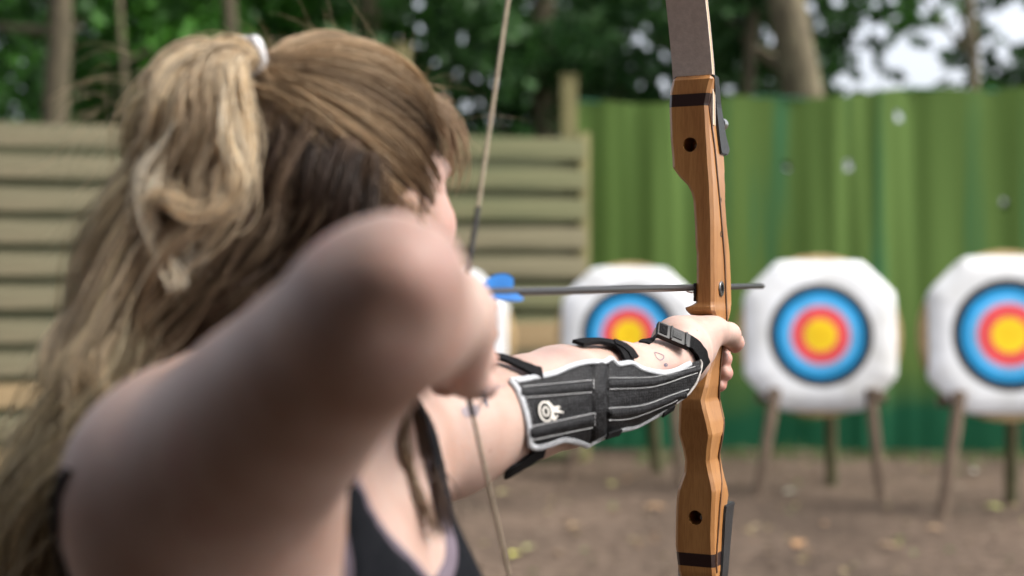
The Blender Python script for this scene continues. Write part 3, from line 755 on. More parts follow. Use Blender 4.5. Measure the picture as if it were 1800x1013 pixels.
# limbs: laminated blades that sweep back towards the archer and recurve at the tips
M['limb'] = noise_mat('limb_fibreglass', [(.46, .40, .355), (.55, .48, .43)], scale=160, detail=2, rough=.42, bump=.12, bscale=500, spec=.5)
M['limb_core'] = noise_mat('limb_maple', [(.50, .33, .18), (.62, .44, .26)], scale=20, stretch=(6, 6, .5), rough=.45)
TIPZ = .72
def limb(sg):
    z0 = z_of(137, 0) if sg > 0 else -z_of(1030, 0)
    pts = []
    for k in range(26):
        t = k/25; z = z0-.05+(TIPZ-z0+.05)*t; u = max(0, z-z0)
        dep = .010-(.235*u+(.86 if sg > 0 else .98)*u*u)
        if t > .8: dep += .26*(t-.8)**2*4*.25
        pts.append((dep, z))
    tipdep = pts[-1][0]
    lam = []
    ll0 = lat_for(1184, .01)-.0005; lr0 = lat_for(1253, .01)
    if sg < 0: ll0 = lat_for(1192, .01); lr0 = lat_for(1256, .01)
    cx = (ll0+lr0)/2; w0 = (lr0-ll0)/2
    for name, a, b_, mat in (('limb_belly', 0, .0022, 'limb'), ('limb_core', .0022, .0072, 'limb_core'), ('limb_back', .0072, .0094, 'limb')):
        V = []; F = []
        for i, (dep, z) in enumerate(pts):
            t = i/25; q = pts[min(i+1, 25)]; p_ = pts[max(i-1, 0)]
            tx, tz = q[0]-p_[0], q[1]-p_[1]; l = math.hypot(tx, tz); nx_, nz_ = tz/l, -tx/l
            w = w0*(1-.12*t-.55*max(0, t-.3)/.7)*(1 if name != 'limb_core' else .997); th = 1-.35*t
            if name != 'limb_core': w += .0002
            for (la, o_) in ((cx-w, a*th), (cx+w, a*th), (cx+w, b_*th), (cx-w, b_*th)):
                V.append(bow_pt(la, dep+nx_*o_, sg*(z+nz_*o_))-G)
        for i in range(25):
            for j in range(4): F.append((i*4+j, i*4+(j+1) % 4, i*4+4+(j+1) % 4, i*4+4+j))
        F.append((0, 1, 2, 3)); F.append((103, 102, 101, 100))
        mb = MB(); mb.add(V, F); o = mb.build(name, M[mat], bow, autosmooth=40)
    return cx, pts[-1][0], pts[-1][1]
tips = [limb(1), limb(-1)]
# riser arrow rest
mb = MB(); xl = lat_for(1222, 0)
mb.box(bow_pt(xl-.0012, .012, z_of(514, 0))-G, (.0024, .022, .020), AD.to_track_quat('Y', 'Z').to_matrix(), bev=.0006)
rest = mb.build('arrow_rest', M['black_plastic'], bow)
mb = MB(); mb.tube([bow_pt(xl-.001, .006, z_of(514.5, 0))-G, bow_pt(xl-.007, .003, z_of(514.5, 0))-G, bow_pt(xl-.0105, .002, z_of(512, 0))-G], .0009, 8); mb.build('rest_wire', M['steel'], rest)
# string, served in the middle where the fingers hold it
M['string'] = noise_mat('waxed_string', [(.30, .24, .17), (.44, .37, .27)], scale=400, rough=.6, bump=.5, bscale=900)
M['serving'] = plain('string_serving', (.014, .013, .014), rough=.55, bump=.4, bscale=900)
nk = NOCK-G; lo = nk+Vector((.001, .001, -.068))
tipU = bow_pt(tips[0][0], tips[0][1], tips[0][2])-G; tipL = bow_pt(tips[1][0], tips[1][1], -tips[1][2])-G
def at_line(a, b, t): return a+(b-a)*t
def twist(mb, a, b, r):
    pts = [at_line(a, b, k/40) for k in range(41)]; mb.tube(pts, r, 8)
su = .235; sl = .055
mb = MB(); twist(mb, at_line(nk, tipU, .088), tipU, .0016); twist(mb, at_line(lo, tipL, .02), tipL, .0016)
mb.tube([tipU+AD*.004+Vector((0, 0, -.012)), tipU+AD*.012, tipU-AD*.004+Vector((0, 0, .008))], .0022, 8); mb.tube([tipL+AD*.004+Vector((0, 0, .012)), tipL+AD*.012, tipL-AD*.004+Vector((0, 0, -.008))], .0022, 8)
st = mb.build('bowstring', M['string'], bow)
mb = MB(); mb.tube([at_line(nk, tipU, .09), nk+Vector((0, 0, .004)), nk, nk+Vector((0, .001, -.02)), lo, at_line(lo, tipL, .03)], .0021, 8); mb.build('serving', M['serving'], st)
# ---- arrow
arrow_dir = (P(1352, 501, 1.03+.9015*.79)-NOCK).normalized()
arrow_dir = Vector((AD.x, AD.y, .0095)).normalized()
# rests on the left side of the sight window, so the shaft runs a little left of the bow plane
off = lat_for(1222, 0)-.0048
TIP_L = .90
a0 = NOCK+Vector((0, 0, .002)); a1 = a0+AD*DRAW+AR*off; a1.z = CAM_Z-(506-506.5)/2500*G.y
adir = (a1-a0).normalized(); a_tip = a0+adir*TIP_L
arrow = thing('arrow', 'black carbon arrow with blue vanes nocked on the drawn bowstring', 'arrow', a0)
M['carbon'] = noise_mat('carbon_shaft', [(.016, .016, .017), (.032, .032, .034)], scale=200, rough=.33, spec=.6)
M['vane'] = noise_mat('blue_vane', [(.006, .10, .34), (.012, .16, .48)], scale=30, rough=.4, spec=.5)
mb = MB(); mb.tube([adir*t for t in np.linspace(.012, TIP_L-.02, 20)], .0036, 16); mb.build('shaft', M['carbon'], arrow)
mb = MB(); mb.lathe(adir*(TIP_L-.022), adir, [(0, .0037), (.012, .0038), (.018, .0034), (.022, .0012)], 16); mb.build('point', plain('dark_steel', (.12, .12, .12), rough=.35, metal=.8), arrow)
mb = MB(); mb.lathe(adir*-.004, adir, [(0, .0028), (.004, .0034), (.018, .0037)], 14); mb.build('nock', M['vane'], arrow)
x_, y_ = frame_axes(adir)
for ang in (90, 210, 330):
    up = Vector((0, 0, 1))*math.sin(R(ang))+(-x_ if False else x_)*math.cos(R(ang))
    L_ = []; R_ = []; N_ = []; sd_ = adir.cross(up).normalized()
    for k in range(10):
        t = k/9; q = adir*(.026+.060*t); h = .0105*(math.sin(math.pi*min(1, .16+.84*(1-t)**.8)))**.6
        L_.append(q+up*.003-sd_*.0004); R_.append(q+up*(.0035+h)-sd_*.0004); N_.append(sd_)
    mb = MB(); mb.add(*ribbon_solid(L_, R_, .0008, N_)); mb.build('vane', M['vane'], arrow)
# ================================================================ the archer
class Field:
    """signed distance on a rectilinear grid (finer where the bow hand is), meshed by surface nets"""
    def __init__(s, ax):
        s.ax = [np.asarray(a, dtype=np.float32) for a in ax]
        s.F = np.full([len(a) for a in s.ax], .06, dtype=np.float32)
    def sub(s, lo, hi, m=.065):
        sl = []
        for a, l, h in zip(s.ax, lo, hi):
            i = max(0, int(np.searchsorted(a, l-m))-1); j = min(len(a), int(np.searchsorted(a, h+m))+1); sl.append(slice(i, j))
        g = np.meshgrid(*[a[q] for a, q in zip(s.ax, sl)], indexing='ij', sparse=True)
        return tuple(sl), g
    def smin(s, sl, d, k):
        a = s.F[sl]; h = np.maximum(k-np.abs(a-d), 0)/k
        s.F[sl] = np.minimum(a, d)-h*h*k*.25
    def cone(s, a, b, ra, rb, k=.02, sub=False):
        a = np.array(a, dtype=np.float32); b = np.array(b, dtype=np.float32); r = max(ra, rb)
        sl, g = s.sub(np.minimum(a, b)-r, np.maximum(a, b)+r)
        ab = b-a; L2 = float(ab@ab)+1e-12
        t = np.clip(((g[0]-a[0])*ab[0]+(g[1]-a[1])*ab[1]+(g[2]-a[2])*ab[2])/L2, 0, 1)
        d = np.sqrt((g[0]-a[0]-t*ab[0])**2+(g[1]-a[1]-t*ab[1])**2+(g[2]-a[2]-t*ab[2])**2)-(ra+(rb-ra)*t)
        s.smin(sl, d, k)
    def chain(s, pts, rad, k=.015):
        for i in range(len(pts)-1): s.cone(pts[i], pts[i+1], rad[i], rad[i+1], k)
    def ell(s, c, rad, ax=None, k=.03, carve=False):
        c = np.array(c, dtype=np.float32); ax = ax or (Vector((1, 0, 0)), Vector((0, 1, 0)), Vector((0, 0, 1)))
        m = max(rad); sl, g = s.sub(c-m, c+m)
        x = [g[i]-c[i] for i in range(3)]
        q = [x[0]*a[0]+x[1]*a[1]+x[2]*a[2] for a in ax]
        k0 = np.sqrt(sum((q[i]/rad[i])**2 for i in range(3))); k1 = np.sqrt(sum((q[i]/rad[i]**2)**2 for i in range(3)))+1e-6
        d = k0*(k0-1)/k1
        if carve:
            a = s.F[sl]; d = -d; h = np.maximum(k-np.abs(a-d), 0)/k; s.F[sl] = np.maximum(a, d)+h*h*k*.25
        else: s.smin(sl, d, k)

def surface_nets(F, ax, relax=2):
    ins = F < 0
    c = np.zeros([n-1 for n in F.shape], dtype=np.int8)
    for i in (0, 1):
        for j in (0, 1):
            for k in (0, 1):
                c += ins[i:F.shape[0]-1+i, j:F.shape[1]-1+j, k:F.shape[2]-1+k]
    act = (c > 0) & (c < 8); I = np.argwhere(act)
    ids = np.full(act.shape, -1, dtype=np.int32); ids[act] = np.arange(len(I))
    pos = np.zeros((len(I), 3)); cnt = np.zeros((len(I), 1))
    cor = [(i, j, k) for i in (0, 1) for j in (0, 1) for k in (0, 1)]
    val = {q: F[I[:, 0]+q[0], I[:, 1]+q[1], I[:, 2]+q[2]].astype(float) for q in cor}
    cp = {q: np.stack([ax[d][I[:, d]+q[d]] for d in range(3)], 1).astype(float) for q in cor}
    for q in cor:
        for d in range(3):
            if q[d] == 0:
                r = list(q); r[d] = 1; r = tuple(r)
                a, b = val[q], val[r]; m = (a < 0) != (b < 0)
                t = np.where(m, a/(a-b+1e-12), 0)[:, None]
                pos += m[:, None]*(cp[q]+(cp[r]-cp[q])*t); cnt += m[:, None]
    pos /= np.maximum(cnt, 1)
    Q = []
    for d in range(3):
        e1, e2 = (d+1) % 3, (d+2) % 3
        s0 = [slice(None)]*3; s1 = [slice(None)]*3; s0[d] = slice(0, -1); s1[d] = slice(1, None)
        for e in (e1, e2): s0[e] = slice(1, -1); s1[e] = slice(1, -1)
        a = ins[tuple(s0)]; b = ins[tuple(s1)]
        for flip, msk in ((False, a & ~b), (True, ~a & b)):
            E = np.argwhere(msk)
            if not len(E): continue
            E[:, e1] += 1; E[:, e2] += 1
            def cell(o1, o2):
                K = E.copy(); K[:, e1] += o1; K[:, e2] += o2
                return ids[K[:, 0], K[:, 1], K[:, 2]]
            q = np.stack([cell(-1, -1), cell(0, -1), cell(0, 0), cell(-1, 0)], 1)
            Q.append(q[:, ::-1] if flip else q)
    Q = np.concatenate(Q); Q = Q[(Q >= 0).all(1)]
    for _ in range(relax):
        acc = np.zeros_like(pos); n_ = np.zeros((len(pos), 1))
        for i in range(4):
            a, b = Q[:, i], Q[:, (i+1) % 4]
            np.add.at(acc, a, pos[b]); np.add.at(n_, a, 1); np.add.at(acc, b, pos[a]); np.add.at(n_, b, 1)
        pos = pos*.45+.55*acc/np.maximum(n_, 1)
    return pos, Q

def spaced(*segs):
    out = []
    for a, b, s_ in segs: out += list(np.arange(a, b-1e-6, s_))
    return np.array(out+[segs[-1][1]])
AX = [spaced((-.52, -.08, .0055), (-.08, .13, .0042), (.13, .31, .0022)),
      spaced((.52, 1.24, .0055), (1.24, 1.46, .004), (1.46, 1.68, .0022)),
      spaced((-.01, 1.02, .012), (1.02, 1.27, .005), (1.27, 1.41, .0022), (1.41, 1.63, .0045))]
# joints
SR = P(352, 872, .84); ED = P(655, 556, .70); WD = Vector((-.042, .925, 1.380))
SL = P(600, 812, 1.10); EL = P(925, 717, 1.30); WL = P(1172, 640, 1.468)
HD = P(610, 334, 1.10); HS = .88
FAZ = R(38)
hf = Vector((math.sin(FAZ), math.cos(FAZ), -.06)).normalized(); hr = Vector((hf.y, -hf.x, 0)).normalized(); hu = hr.cross(hf).normalized()
def hd(f, r, u): return HD+(hf*f+hr*r+hu*u)*HS
ts = Vector((SL.x-SR.x, SL.y-SR.y, 0)).normalized(); tn = Vector((ts.y, -ts.x, 0)); UP = Vector((0, 0, 1))
MID = (SR+SL)/2; MID.z = 1.285
def bd(s, n, z): v = MID+ts*s+tn*n; return Vector((v.x, v.y, z))
taxes = (ts, tn, UP)

def torso(f):
    f.ell(bd(0, .0, 1.13), (.150, .103, .19), taxes, .04)
    f.ell(bd(0, -.012, 1.22), (.135, .085, .11), taxes, .05)
    f.ell(bd(0, .01, .97), (.125, .09, .14), taxes, .05)
    f.ell(bd(0, .0, .85), (.165, .115, .13), taxes, .05)
    f.ell(bd(-.068, .075, 1.135), (.062, .062, .065), taxes, .05)
    f.ell(bd(.068, .075, 1.135), (.062, .062, .065), taxes, .05)
    nb = bd(.005, .0, 1.30)
    f.chain([SR+Vector((.0, .01, -.01)), bd(-.06, .01, 1.30), nb, bd(.06, .01, 1.295), SL], [.058, .045, .050, .045, .056], .05)
    f.cone(bd(-.05, -.04, 1.30), bd(.05, -.04, 1.30), .045, .045, .05)
    f.cone(SR, bd(-.09, -.01, 1.10), .055, .05, .05)
    f.cone(SL, bd(.10, .0, 1.10), .060, .06, .05)
    f.cone(SR+Vector((0, .02, -.02)), bd(-.05, .05, 1.20), .055, .05, .05)
    f.cone(SL, bd(.05, .05, 1.20), .05, .05, .05)
body_f = Field(AX)
torso(body_f)
f = body_f
# neck and head
f.cone(bd(.01, -.005, 1.27), hd(-.02, 0, -.05), .060, .054, .04)
f.ell(hd(-.008, 0, .018), (.085, .067, .081), (hf, hr, hu), .02)
f.ell(hd(.035, 0, -.035), (.057, .052, .069), (hf, hr, hu), .03)
f.cone(hd(.03, 0, -.085), hd(.078, 0, -.098), .036, .020, .03)
f.cone(hd(-.01, .048, -.065), hd(.07, .015, -.095), .022, .016, .025); f.cone(hd(-.01, -.048, -.065), hd(.07, -.015, -.095), .022, .016, .025)
f.ell(hd(.068, .034, -.028), (.024, .022, .022), (hf, hr, hu), .02); f.ell(hd(.068, -.034, -.028), (.024, .022, .022), (hf, hr, hu), .02)
f.cone(hd(.085, -.03, .022), hd(.085, .03, .022), .012, .012, .02)
f.chain([hd(.093, 0, .012), hd(.106, 0, -.015), hd(.115, 0, -.032)], [.007, .009, .0115], .010)
f.cone(hd(.101, -.010, -.034), hd(.101, .010, -.034), .008, .008, .008)
f.cone(hd(.093, -.018, -.062), hd(.093, .018, -.062), .0065, .0065, .007); f.cone(hd(.092, -.015, -.073), hd(.092, .015, -.073), .007, .007, .007)
for s_ in (-1, 1):
    f.ell(hd(.088, s_*.030, .004), (.014, .017, .012), (hf, hr, hu), .012, carve=True)
    f.ell(hd(-.012, s_*.078, -.012), (.018, .008, .030), (hf, hr, hu), .008)
# drawing arm: shoulder, elbow towards the viewer, forearm running away to the string
f.cone(SR, SR.lerp(ED, .45), .060, .0500, .03); f.cone(SR.lerp(ED, .45), ED, .0500, .0410, .02)
f.ell(SR+Vector((-.003, .0, .005)), (.060, .060, .058), None, .05)
f.cone(ED, P(688, 500, .672), .036, .022, .012); f.cone(P(736, 474, .690), P(700, 458, .69), .022, .022, .02)
f.ell(P(712, 606, .645), (.014, .014, .014), None, .02, carve=True)
f.cone(SR.lerp(ED, .3)+Vector((0, -.008, .004)), SR.lerp(ED, .7)+Vector((0, -.004, .004)), .043, .036, .03)
f.cone(ED, ED.lerp(WD, .35), .0405, .0375, .02); f.cone(ED.lerp(WD, .35), WD, .0375, .027, .02)
kn = Vector((-.032, .995, 1.366))
f.cone(WD, kn, .026, .020, .02); f.cone(WD+Vector((0, 0, -.012)), kn+Vector((0, -.005, -.028)), .022, .016, .02); f.cone(WD+Vector((0, 0, .006)), kn+Vector((0, 0, .018)), .02, .014, .02)
for i in range(4):
    z = NOCK.z-.009-.0185*i; e = .004*(i == 3)
    q = NOCK
    f.chain([(q.x+.009, q.y-.036-e, z+.002), (q.x+.015, q.y-.004-e*2, z), (q.x+.004, q.y+.0115-e, z), (q.x-.014, q.y+.006, z-.001), (q.x-.019, q.y-.012, z-.001)], [.0100, .0092, .0085, .0080, .0068], .004)
f.chain([WD+Vector((-.012, .01, .0)), (-.052, .97, 1.372), (-.062, 1.0, 1.366), (-.060, 1.022, 1.362)], [.016, .013, .0105, .008], .006)
# bow arm
f.cone(SL, SL.lerp(EL, .5), .060, .053, .03); f.cone(SL.lerp(EL, .5), EL, .053, .0465, .02)
f.ell(SL+Vector((0, 0, .005)), (.064, .064, .064), None, .03)
def arm_pt(t): return EL.lerp(WL, t)
ARM_T = [0, .22, .6, .86, 1.0]; ARM_R = [.0465, .0470, .0370, .0272, .0245]
f.chain([arm_pt(t) for t in ARM_T], ARM_R, .012)
# bow hand: palm on the grip, thumb on the near side, fingers round the far side with tips showing on the right
f.chain([WL, P(1196, 612, 1.492), P(1228, 596, 1.528)], [.0235, .0255, .0195], .015)
f.chain([WL, P(1200, 634, 1.500), P(1226, 625, 1.532)], [.0235, .0245, .016], .015)
f.cone(P(1193, 586, 1.505), P(1216, 573, 1.545), .0165, .0115, .012)
f.cone(P(1184, 600, 1.5), P(1200, 590, 1.555), .020, .014, .015)
f.chain([P(1222, 590, 1.520), P(1258, 583, 1.548), P(1281, 588, 1.574), P(1292, 603, 1.588), P(1291, 608, 1.591)], [.0185, .0145, .0125, .0095, .0078], .006)
f.cone(P(1246, 583, 1.54), P(1236, 612, 1.525), .013, .010, .015)
for i in range(4):
    y0 = 586+21*i
    tipx = [1276, 1277, 1279, 1270][i]; tipy = [606, 631, 656, 677][i]; rt = [.0085, .0086, .0082, .0068][i]
    f.chain([P(1196, y0, 1.552), P(1213, y0+4, 1.606), P(1240, (y0+tipy)/2+6, 1.634), P(1262, tipy+1, 1.630), P(tipx-4, tipy, 1.612), P(tipx-8, tipy-1, 1.600)], [.0115, .0102, .0092, rt+.0006, rt, rt-.001], .004)
# legs
hipR = bd(-.085, 0, .84); hipL = bd(.085, 0, .84)
footR = bd(-.17, .0, .07); footL = bd(.17, .0, .07)
for h, ft in ((hipR, footR), (hipL, footL)):
    kneeP = h.lerp(ft, .5)+tn*.02
    f.chain([h, h.lerp(kneeP, .5), kneeP, kneeP.lerp(ft, .35)-tn*.015, ft], [.088, .075, .054, .052, .036], .03)
    f.cone(ft+Vector((0, 0, -.035)), ft+tn*.13+Vector((0, 0, -.045)), .034, .026, .03)
pos, Q = surface_nets(f.F, f.ax, 2)
body_me = mesh_np('body', pos, Q)
# naturally redder skin: fingertips, knuckles, elbow, cheek
blush = np.zeros(len(pos))
for c_, r_, w_ in [(P(1276, 631, 1.61), .014, .8), (P(1277, 656, 1.61), .014, .8), (P(1270, 677, 1.61), .013, .8), (P(1292, 604, 1.588), .014, .6), (P(1258, 583, 1.545), .014, .35), (P(1215, 600, 1.53), .02, .25), (P(735, 480, .67), .022, .5), (P(770, 600, .70), .03, .25),
                   (P(700, 600, .68), .03, .25), (hd(.06, .05, -.03), .03, .4), (NOCK+Vector((.0, .0, -.05)), .03, .6), (P(830, 700, .93), .03, .5), (P(1160, 640, 1.44), .02, .2), (hd(.112, 0, -.032), .012, .5)]:
    blush = np.maximum(blush, w_*np.exp(-((pos-np.array(tuple(c_)))**2).sum(1)/(r_*r_)))
a_ = body_me.attributes.new('blush', 'FLOAT', 'POINT'); a_.data.foreach_set('value', blush.astype(np.float32))
def skin_material():
    m, nt, b = nodes_of('skin'); N = nt.nodes; L = nt.links
    tc = N.new('ShaderNodeTexCoord')
    n1 = N.new('ShaderNodeTexNoise'); n1.inputs['Scale'].default_value = 14; n1.inputs['Detail'].default_value = 4; L.new(tc.outputs['Object'], n1.inputs['Vector'])
    r1 = N.new('ShaderNodeValToRGB'); e = r1.color_ramp.elements; e[0].position = .3; e[0].color = (.375, .235, .185, 1); e[1].position = .58; e[1].color = (.45, .32, .272, 1); x_ = e.new(.72); x_.color = (.42, .265, .23, 1)
    L.new(n1.outputs['Fac'], r1.inputs[0])
    vo = N.new('ShaderNodeTexVoronoi'); vo.inputs['Scale'].default_value = 34; L.new(tc.outputs['Object'], vo.inputs['Vector'])
    r2 = N.new('ShaderNodeValToRGB'); e = r2.color_ramp.elements; e[0].position = .035; e[0].color = (.55, .33, .26, 1); e[1].position = .062; e[1].color = (1, 1, 1, 1)
    L.new(vo.outputs['Distance'], r2.inputs[0])
    mx = N.new('ShaderNodeMix'); mx.data_type = 'RGBA'; mx.blend_type = 'MULTIPLY'; mx.inputs[0].default_value = .55
    L.new(r1.outputs[0], mx.inputs[6]); L.new(r2.outputs[0], mx.inputs[7])
    at = N.new('ShaderNodeAttribute'); at.attribute_name = 'blush'
    mr = N.new('ShaderNodeMix'); mr.data_type = 'RGBA'; L.new(at.outputs['Fac'], mr.inputs[0]); L.new(mx.outputs[2], mr.inputs[6]); mr.inputs[7].default_value = (.46, .19, .155, 1)
    L.new(mr.outputs[2], b.inputs['Base Color'])
    n2 = N.new('ShaderNodeTexNoise'); n2.inputs['Scale'].default_value = 260; n2.inputs['Detail'].default_value = 4; L.new(tc.outputs['Object'], n2.inputs['Vector'])
    bp = N.new('ShaderNodeBump'); bp.inputs['Strength'].default_value = .22; bp.inputs['Distance'].default_value = .0012
    L.new(n2.outputs['Fac'], bp.inputs['Height']); L.new(bp.outputs[0], b.inputs['Normal'])
    setin(b, Roughness=.52, **{'Specular IOR Level': .4, 'Subsurface Weight': .25, 'Subsurface Scale': .012})
    b.inputs['Subsurface Radius'].default_value = (1.0, .35, .2)
    return m
M['skin'] = skin_material()
person = thing('person', 'archer in black tank top with half tied wavy blonde hair drawing a bow', 'person', (MID.x, MID.y, 0))
PO = Vector((MID.x, MID.y, 0))
def to_person(o): o.location = -PO; return o
body = to_person(obj('body', body_me, M['skin'], person))
BVH = BVHTree.FromPolygons([tuple(v) for v in pos], [tuple(int(i) for i in q) for q in Q])
CAMP = Vector((0, 0, CAM_Z))
def skin_hit(px, py):
    d = (P(px, py, 1.0)-CAMP).normalized()
    h, n_, i, t = BVH.ray_cast(CAMP, d)
    return h, n_
# clothes: worn surfaces a few millimetres outside the body
cg = Field([AX[0][::1], AX[1][::1], AX[2]])
torso(cg)
gx, gy, gz = np.meshgrid(*cg.ax, indexing='ij', sparse=True)
S_ = (gx-MID.x)*ts.x+(gy-MID.y)*ts.y; N__ = (gx-MID.x)*tn.x+(gy-MID.y)*tn.y; Z_ = gz+0*S_
def smax(a, b, k=.012):
    h = np.maximum(k-np.abs(a-b), 0)/k; return np.maximum(a, b)+h*h*k*.25
# neckline scoop (front), deep armholes, back scoop
keep = smax(Z_-1.345, -(Z_-.86), .01)
neck = np.sqrt(((S_+.004)/.092)**2+((Z_-1.36)/.160)**2)-1; neck = np.where(N__ > -.0, neck*.07, .1)
back = np.sqrt((S_/.085)**2+((Z_-1.38)/.20)**2)-1; back = np.where(N__ < .0, back*.07, .1)
arm = np.sqrt(((np.abs(S_)-.175)/np.where(N__ > 0, .060, .078))**2+((Z_-1.26)/.155)**2)-1
keep = smax(smax(smax(keep, -neck), -back), -arm*.07, .012)
T = smax(cg.F-.0045, keep, .004)
p2, q2 = surface_nets(T, cg.ax, 2)
M['tank'] = noise_mat('black_jersey', [(.005, .006, .008), (.011, .012, .015)], scale=90, rough=.9, bump=.25, bscale=700, spec=.08)
tank = to_person(obj('tank_top', mesh_np('tank_top', p2, q2), M['tank'], person))
# its narrow strap down the back of the shoulder
L_ = []; R_ = []; N_ = []
for (a_, b_) in catmull([(122, 825), (110, 850), (102, 880), (101, 930), (104, 975), (109, 1030), (116, 1090)], 36):
    h_ = None
    for k_ in range(30):
        h_, n_ = skin_hit(a_+2*k_, b_)
        if h_ is not None and h_.y < 1.1: break
    if h_ is None: continue
    t_ = Vector((0, 0, -1)); s_ = t_.cross(n_).normalized(); L_.append(h_+s_*.0045+n_*.0005); R_.append(h_-s_*.0045+n_*.0005); N_.append(n_)
if len(L_) > 3:
    mb = MB(); mb.add(*ribbon_solid(L_, R_, .0022, N_)); o_ = mb.build('strap', M['tank'], tank)
# grey-mauve bra edge just inside the neckline
neck2 = np.sqrt(((S_+.004)/.083)**2+((Z_-1.36)/.151)**2)-1; neck2 = np.where(N__ > 0, neck2*.07, .1)
k2 = smax(smax(Z_-1.33, -(Z_-1.05)), -neck2); k2 = smax(k2, -np.where(N__ > .0, .1, -.1)); k2 = smax(k2, -arm*.07-.004)
T = smax(cg.F-.0025, k2, .003); p2, q2 = surface_nets(T, cg.ax, 1)
to_person(obj('bra', mesh_np('bra', p2, q2), plain('mauve_fabric', (.11, .085, .11), rough=.8), person))
# leggings and shoes
lg = smax(body_f.F-.004, np.maximum(Z_-.93, -(Z_-.11)), .004)
p2, q2 = surface_nets(lg[:, :, ::1], cg.ax, 1)
to_person(obj('leggings', mesh_np('leggings', p2, q2), plain('dark_leggings', (.018, .018, .022), rough=.85), person))
for ft in (footR, footL):
    sf = Field([np.arange(ft.x-.2, ft.x+.25, .008), np.arange(ft.y-.2, ft.y+.2, .008), np.arange(-.02, .2, .006)])
    sf.chain([ft+Vector((0, 0, -.02))-tn*.02, ft+tn*.06+Vector((0, 0, -.035)), ft+tn*.15+Vector((0, 0, -.042))], [.048, .044, .036], .02)
    sf.cone(ft-tn*.02, ft+Vector((0, 0, .04)), .046, .043, .02)
    gz2 = sf.ax[2][None, None, :]
    sf.F = np.maximum(sf.F, -(gz2-.006))
    p2, q2 = surface_nets(sf.F, sf.ax, 1)
    to_person(obj('shoe', mesh_np('shoe', p2, q2), plain('grey_shoe', (.1, .1, .11), rough=.7), person))
del lg, T, keep, neck, back, arm
# eyes and brows
for s_ in (-1, 1):
    mb = MB(); mb.lathe(hd(.078, s_*.030, .004)-hf*.0, hf, [(-.011*math.cos(a), .0115*math.sin(a)+.0001) for a in np.linspace(0, math.pi, 10)], 16); to_person(mb.build('eye', plain('eye_white', (.75, .72, .68), rough=.2), person))
    mb = MB(); mb.lathe(hd(.0885, s_*.030, .004), hf, [(0, .0052), (.0012, .004)], 14); to_person(mb.build('iris', plain('iris', (.05, .09, .12), rough=.15), person))
    mb = MB(); mb.tube([hd(.093, s_*.013, .022), hd(.094, s_*.028, .027), hd(.084, s_*.047, .022)], [.003, .003, .001], 6); to_person(mb.build('eyebrow', plain('brow_hair', (.12, .07, .04), rough=.8), person))
# ================================================================ arm guard worn on the bow forearm
class Tube:
    """a bent tapering tube used to lay worn gear on the arm"""
    def __init__(s, pts, rad): s.p = np.array([tuple(p) for p in pts]); s.r = np.array(rad)
    def sdf(s, X):
        best = np.full(len(X), 9.)
        for i in range(len(s.p)-1):
            a, b = s.p[i], s.p[i+1]; ab = b-a
            t = np.clip((X-a)@ab/(ab@ab), 0, 1)
            d = np.linalg.norm(X-a-t[:, None]*ab, axis=1)-(s.r[i]+(s.r[i+1]-s.r[i])*t)
            best = np.where(d < best, d, best)
        return best
    def normal(s, X):
        e = 1e-4; g = np.stack([s.sdf(X+np.eye(3)[k]*e)-s.sdf(X-np.eye(3)[k]*e) for k in range(3)], 1)
        return g/np.maximum(np.linalg.norm(g, axis=1, keepdims=True), 1e-9)
    def lay(s, uv, lift=0.0):
        """points on the tube met by the sight lines through the photo points uv; those that pass beside it go to its rim"""
        uv = np.asarray(uv, dtype=float)
        D = np.stack([(uv[:, 0]-900)/2500, np.ones(len(uv)), -(uv[:, 1]-506.5)/2500], 1); D /= np.linalg.norm(D, axis=1, keepdims=True)
        O = np.array([0, 0, CAM_Z]); t = np.full(len(uv), .9); bt = t.copy(); bd_ = np.full(len(uv), 9.)
        for _ in range(60):
            d = s.sdf(O+D*t[:, None]); m = d < bd_; bd_ = np.where(m, d, bd_); bt = np.where(m, t, bt)
            t = t+np.maximum(d, .0004)*.9
            if (bd_ < .0003).all(): break
            t = np.where(bd_ < .0003, bt, t)
        X = O+D*bt[:, None]; n = s.normal(X); X = X-n*s.sdf(X)[:, None]
        n = s.normal(X)
        return X+n*np.broadcast_to(np.asarray(lift), (len(X),))[:, None], n
dn = Vector((0, 0, -1))
gt = [-.25, 0, .22, .6, .86, 1.0, 1.25]
GT = Tube([arm_pt(t)+dn*q for t, q in zip(gt, [.0, .002, .003, .006, .010, .014, .017])], [.060, .0570, .0555, .0480, .0425, .0405, .039])
AT = Tube([arm_pt(t) for t in [-.3, 0, .22, .6, .86, 1.0, 1.15]], [.051, .0480, .0482, .0375, .0275, .0255, .0265])
guard = thing('arm_guard', 'black mesh arm guard with light grey binding strapped along the bow forearm', 'arm guard', arm_pt(.5))
GO = arm_pt(.5)
def gadd(o): o.location = -GO; return o
top = [(898, 668), (935, 663), (973, 656), (1007, 642), (1035, 635.5), (1063, 635.5), (1076, 629), (1088, 639), (1111, 637), (1132, 648), (1166, 655), (1190, 651), (1215, 638), (1232, 632)]
bot = [(933, 785), (945, 788.6), (966, 784), (993.5, 775), (1021, 780.6), (1035, 786), (1045, 780), (1087, 760), (1118, 753), (1145.5, 739), (1172, 724), (1190, 711)]
lft = [(898, 668), (911, 684), (923, 718), (930, 750), (933, 785)]
rgt = [(1232, 632), (1235, 642), (1226, 673), (1211, 694), (1190, 711)]
NU, NV = 150, 64
Tc = np.array(catmull(top, NU)); Bc = np.array(catmull(bot, NU)); Lc = np.array(catmull(lft, NV)); Rc = np.array(catmull(rgt, NV))
u = np.linspace(0, 1, NU)[:, None, None]; v = np.linspace(0, 1, NV)[None, :, None]
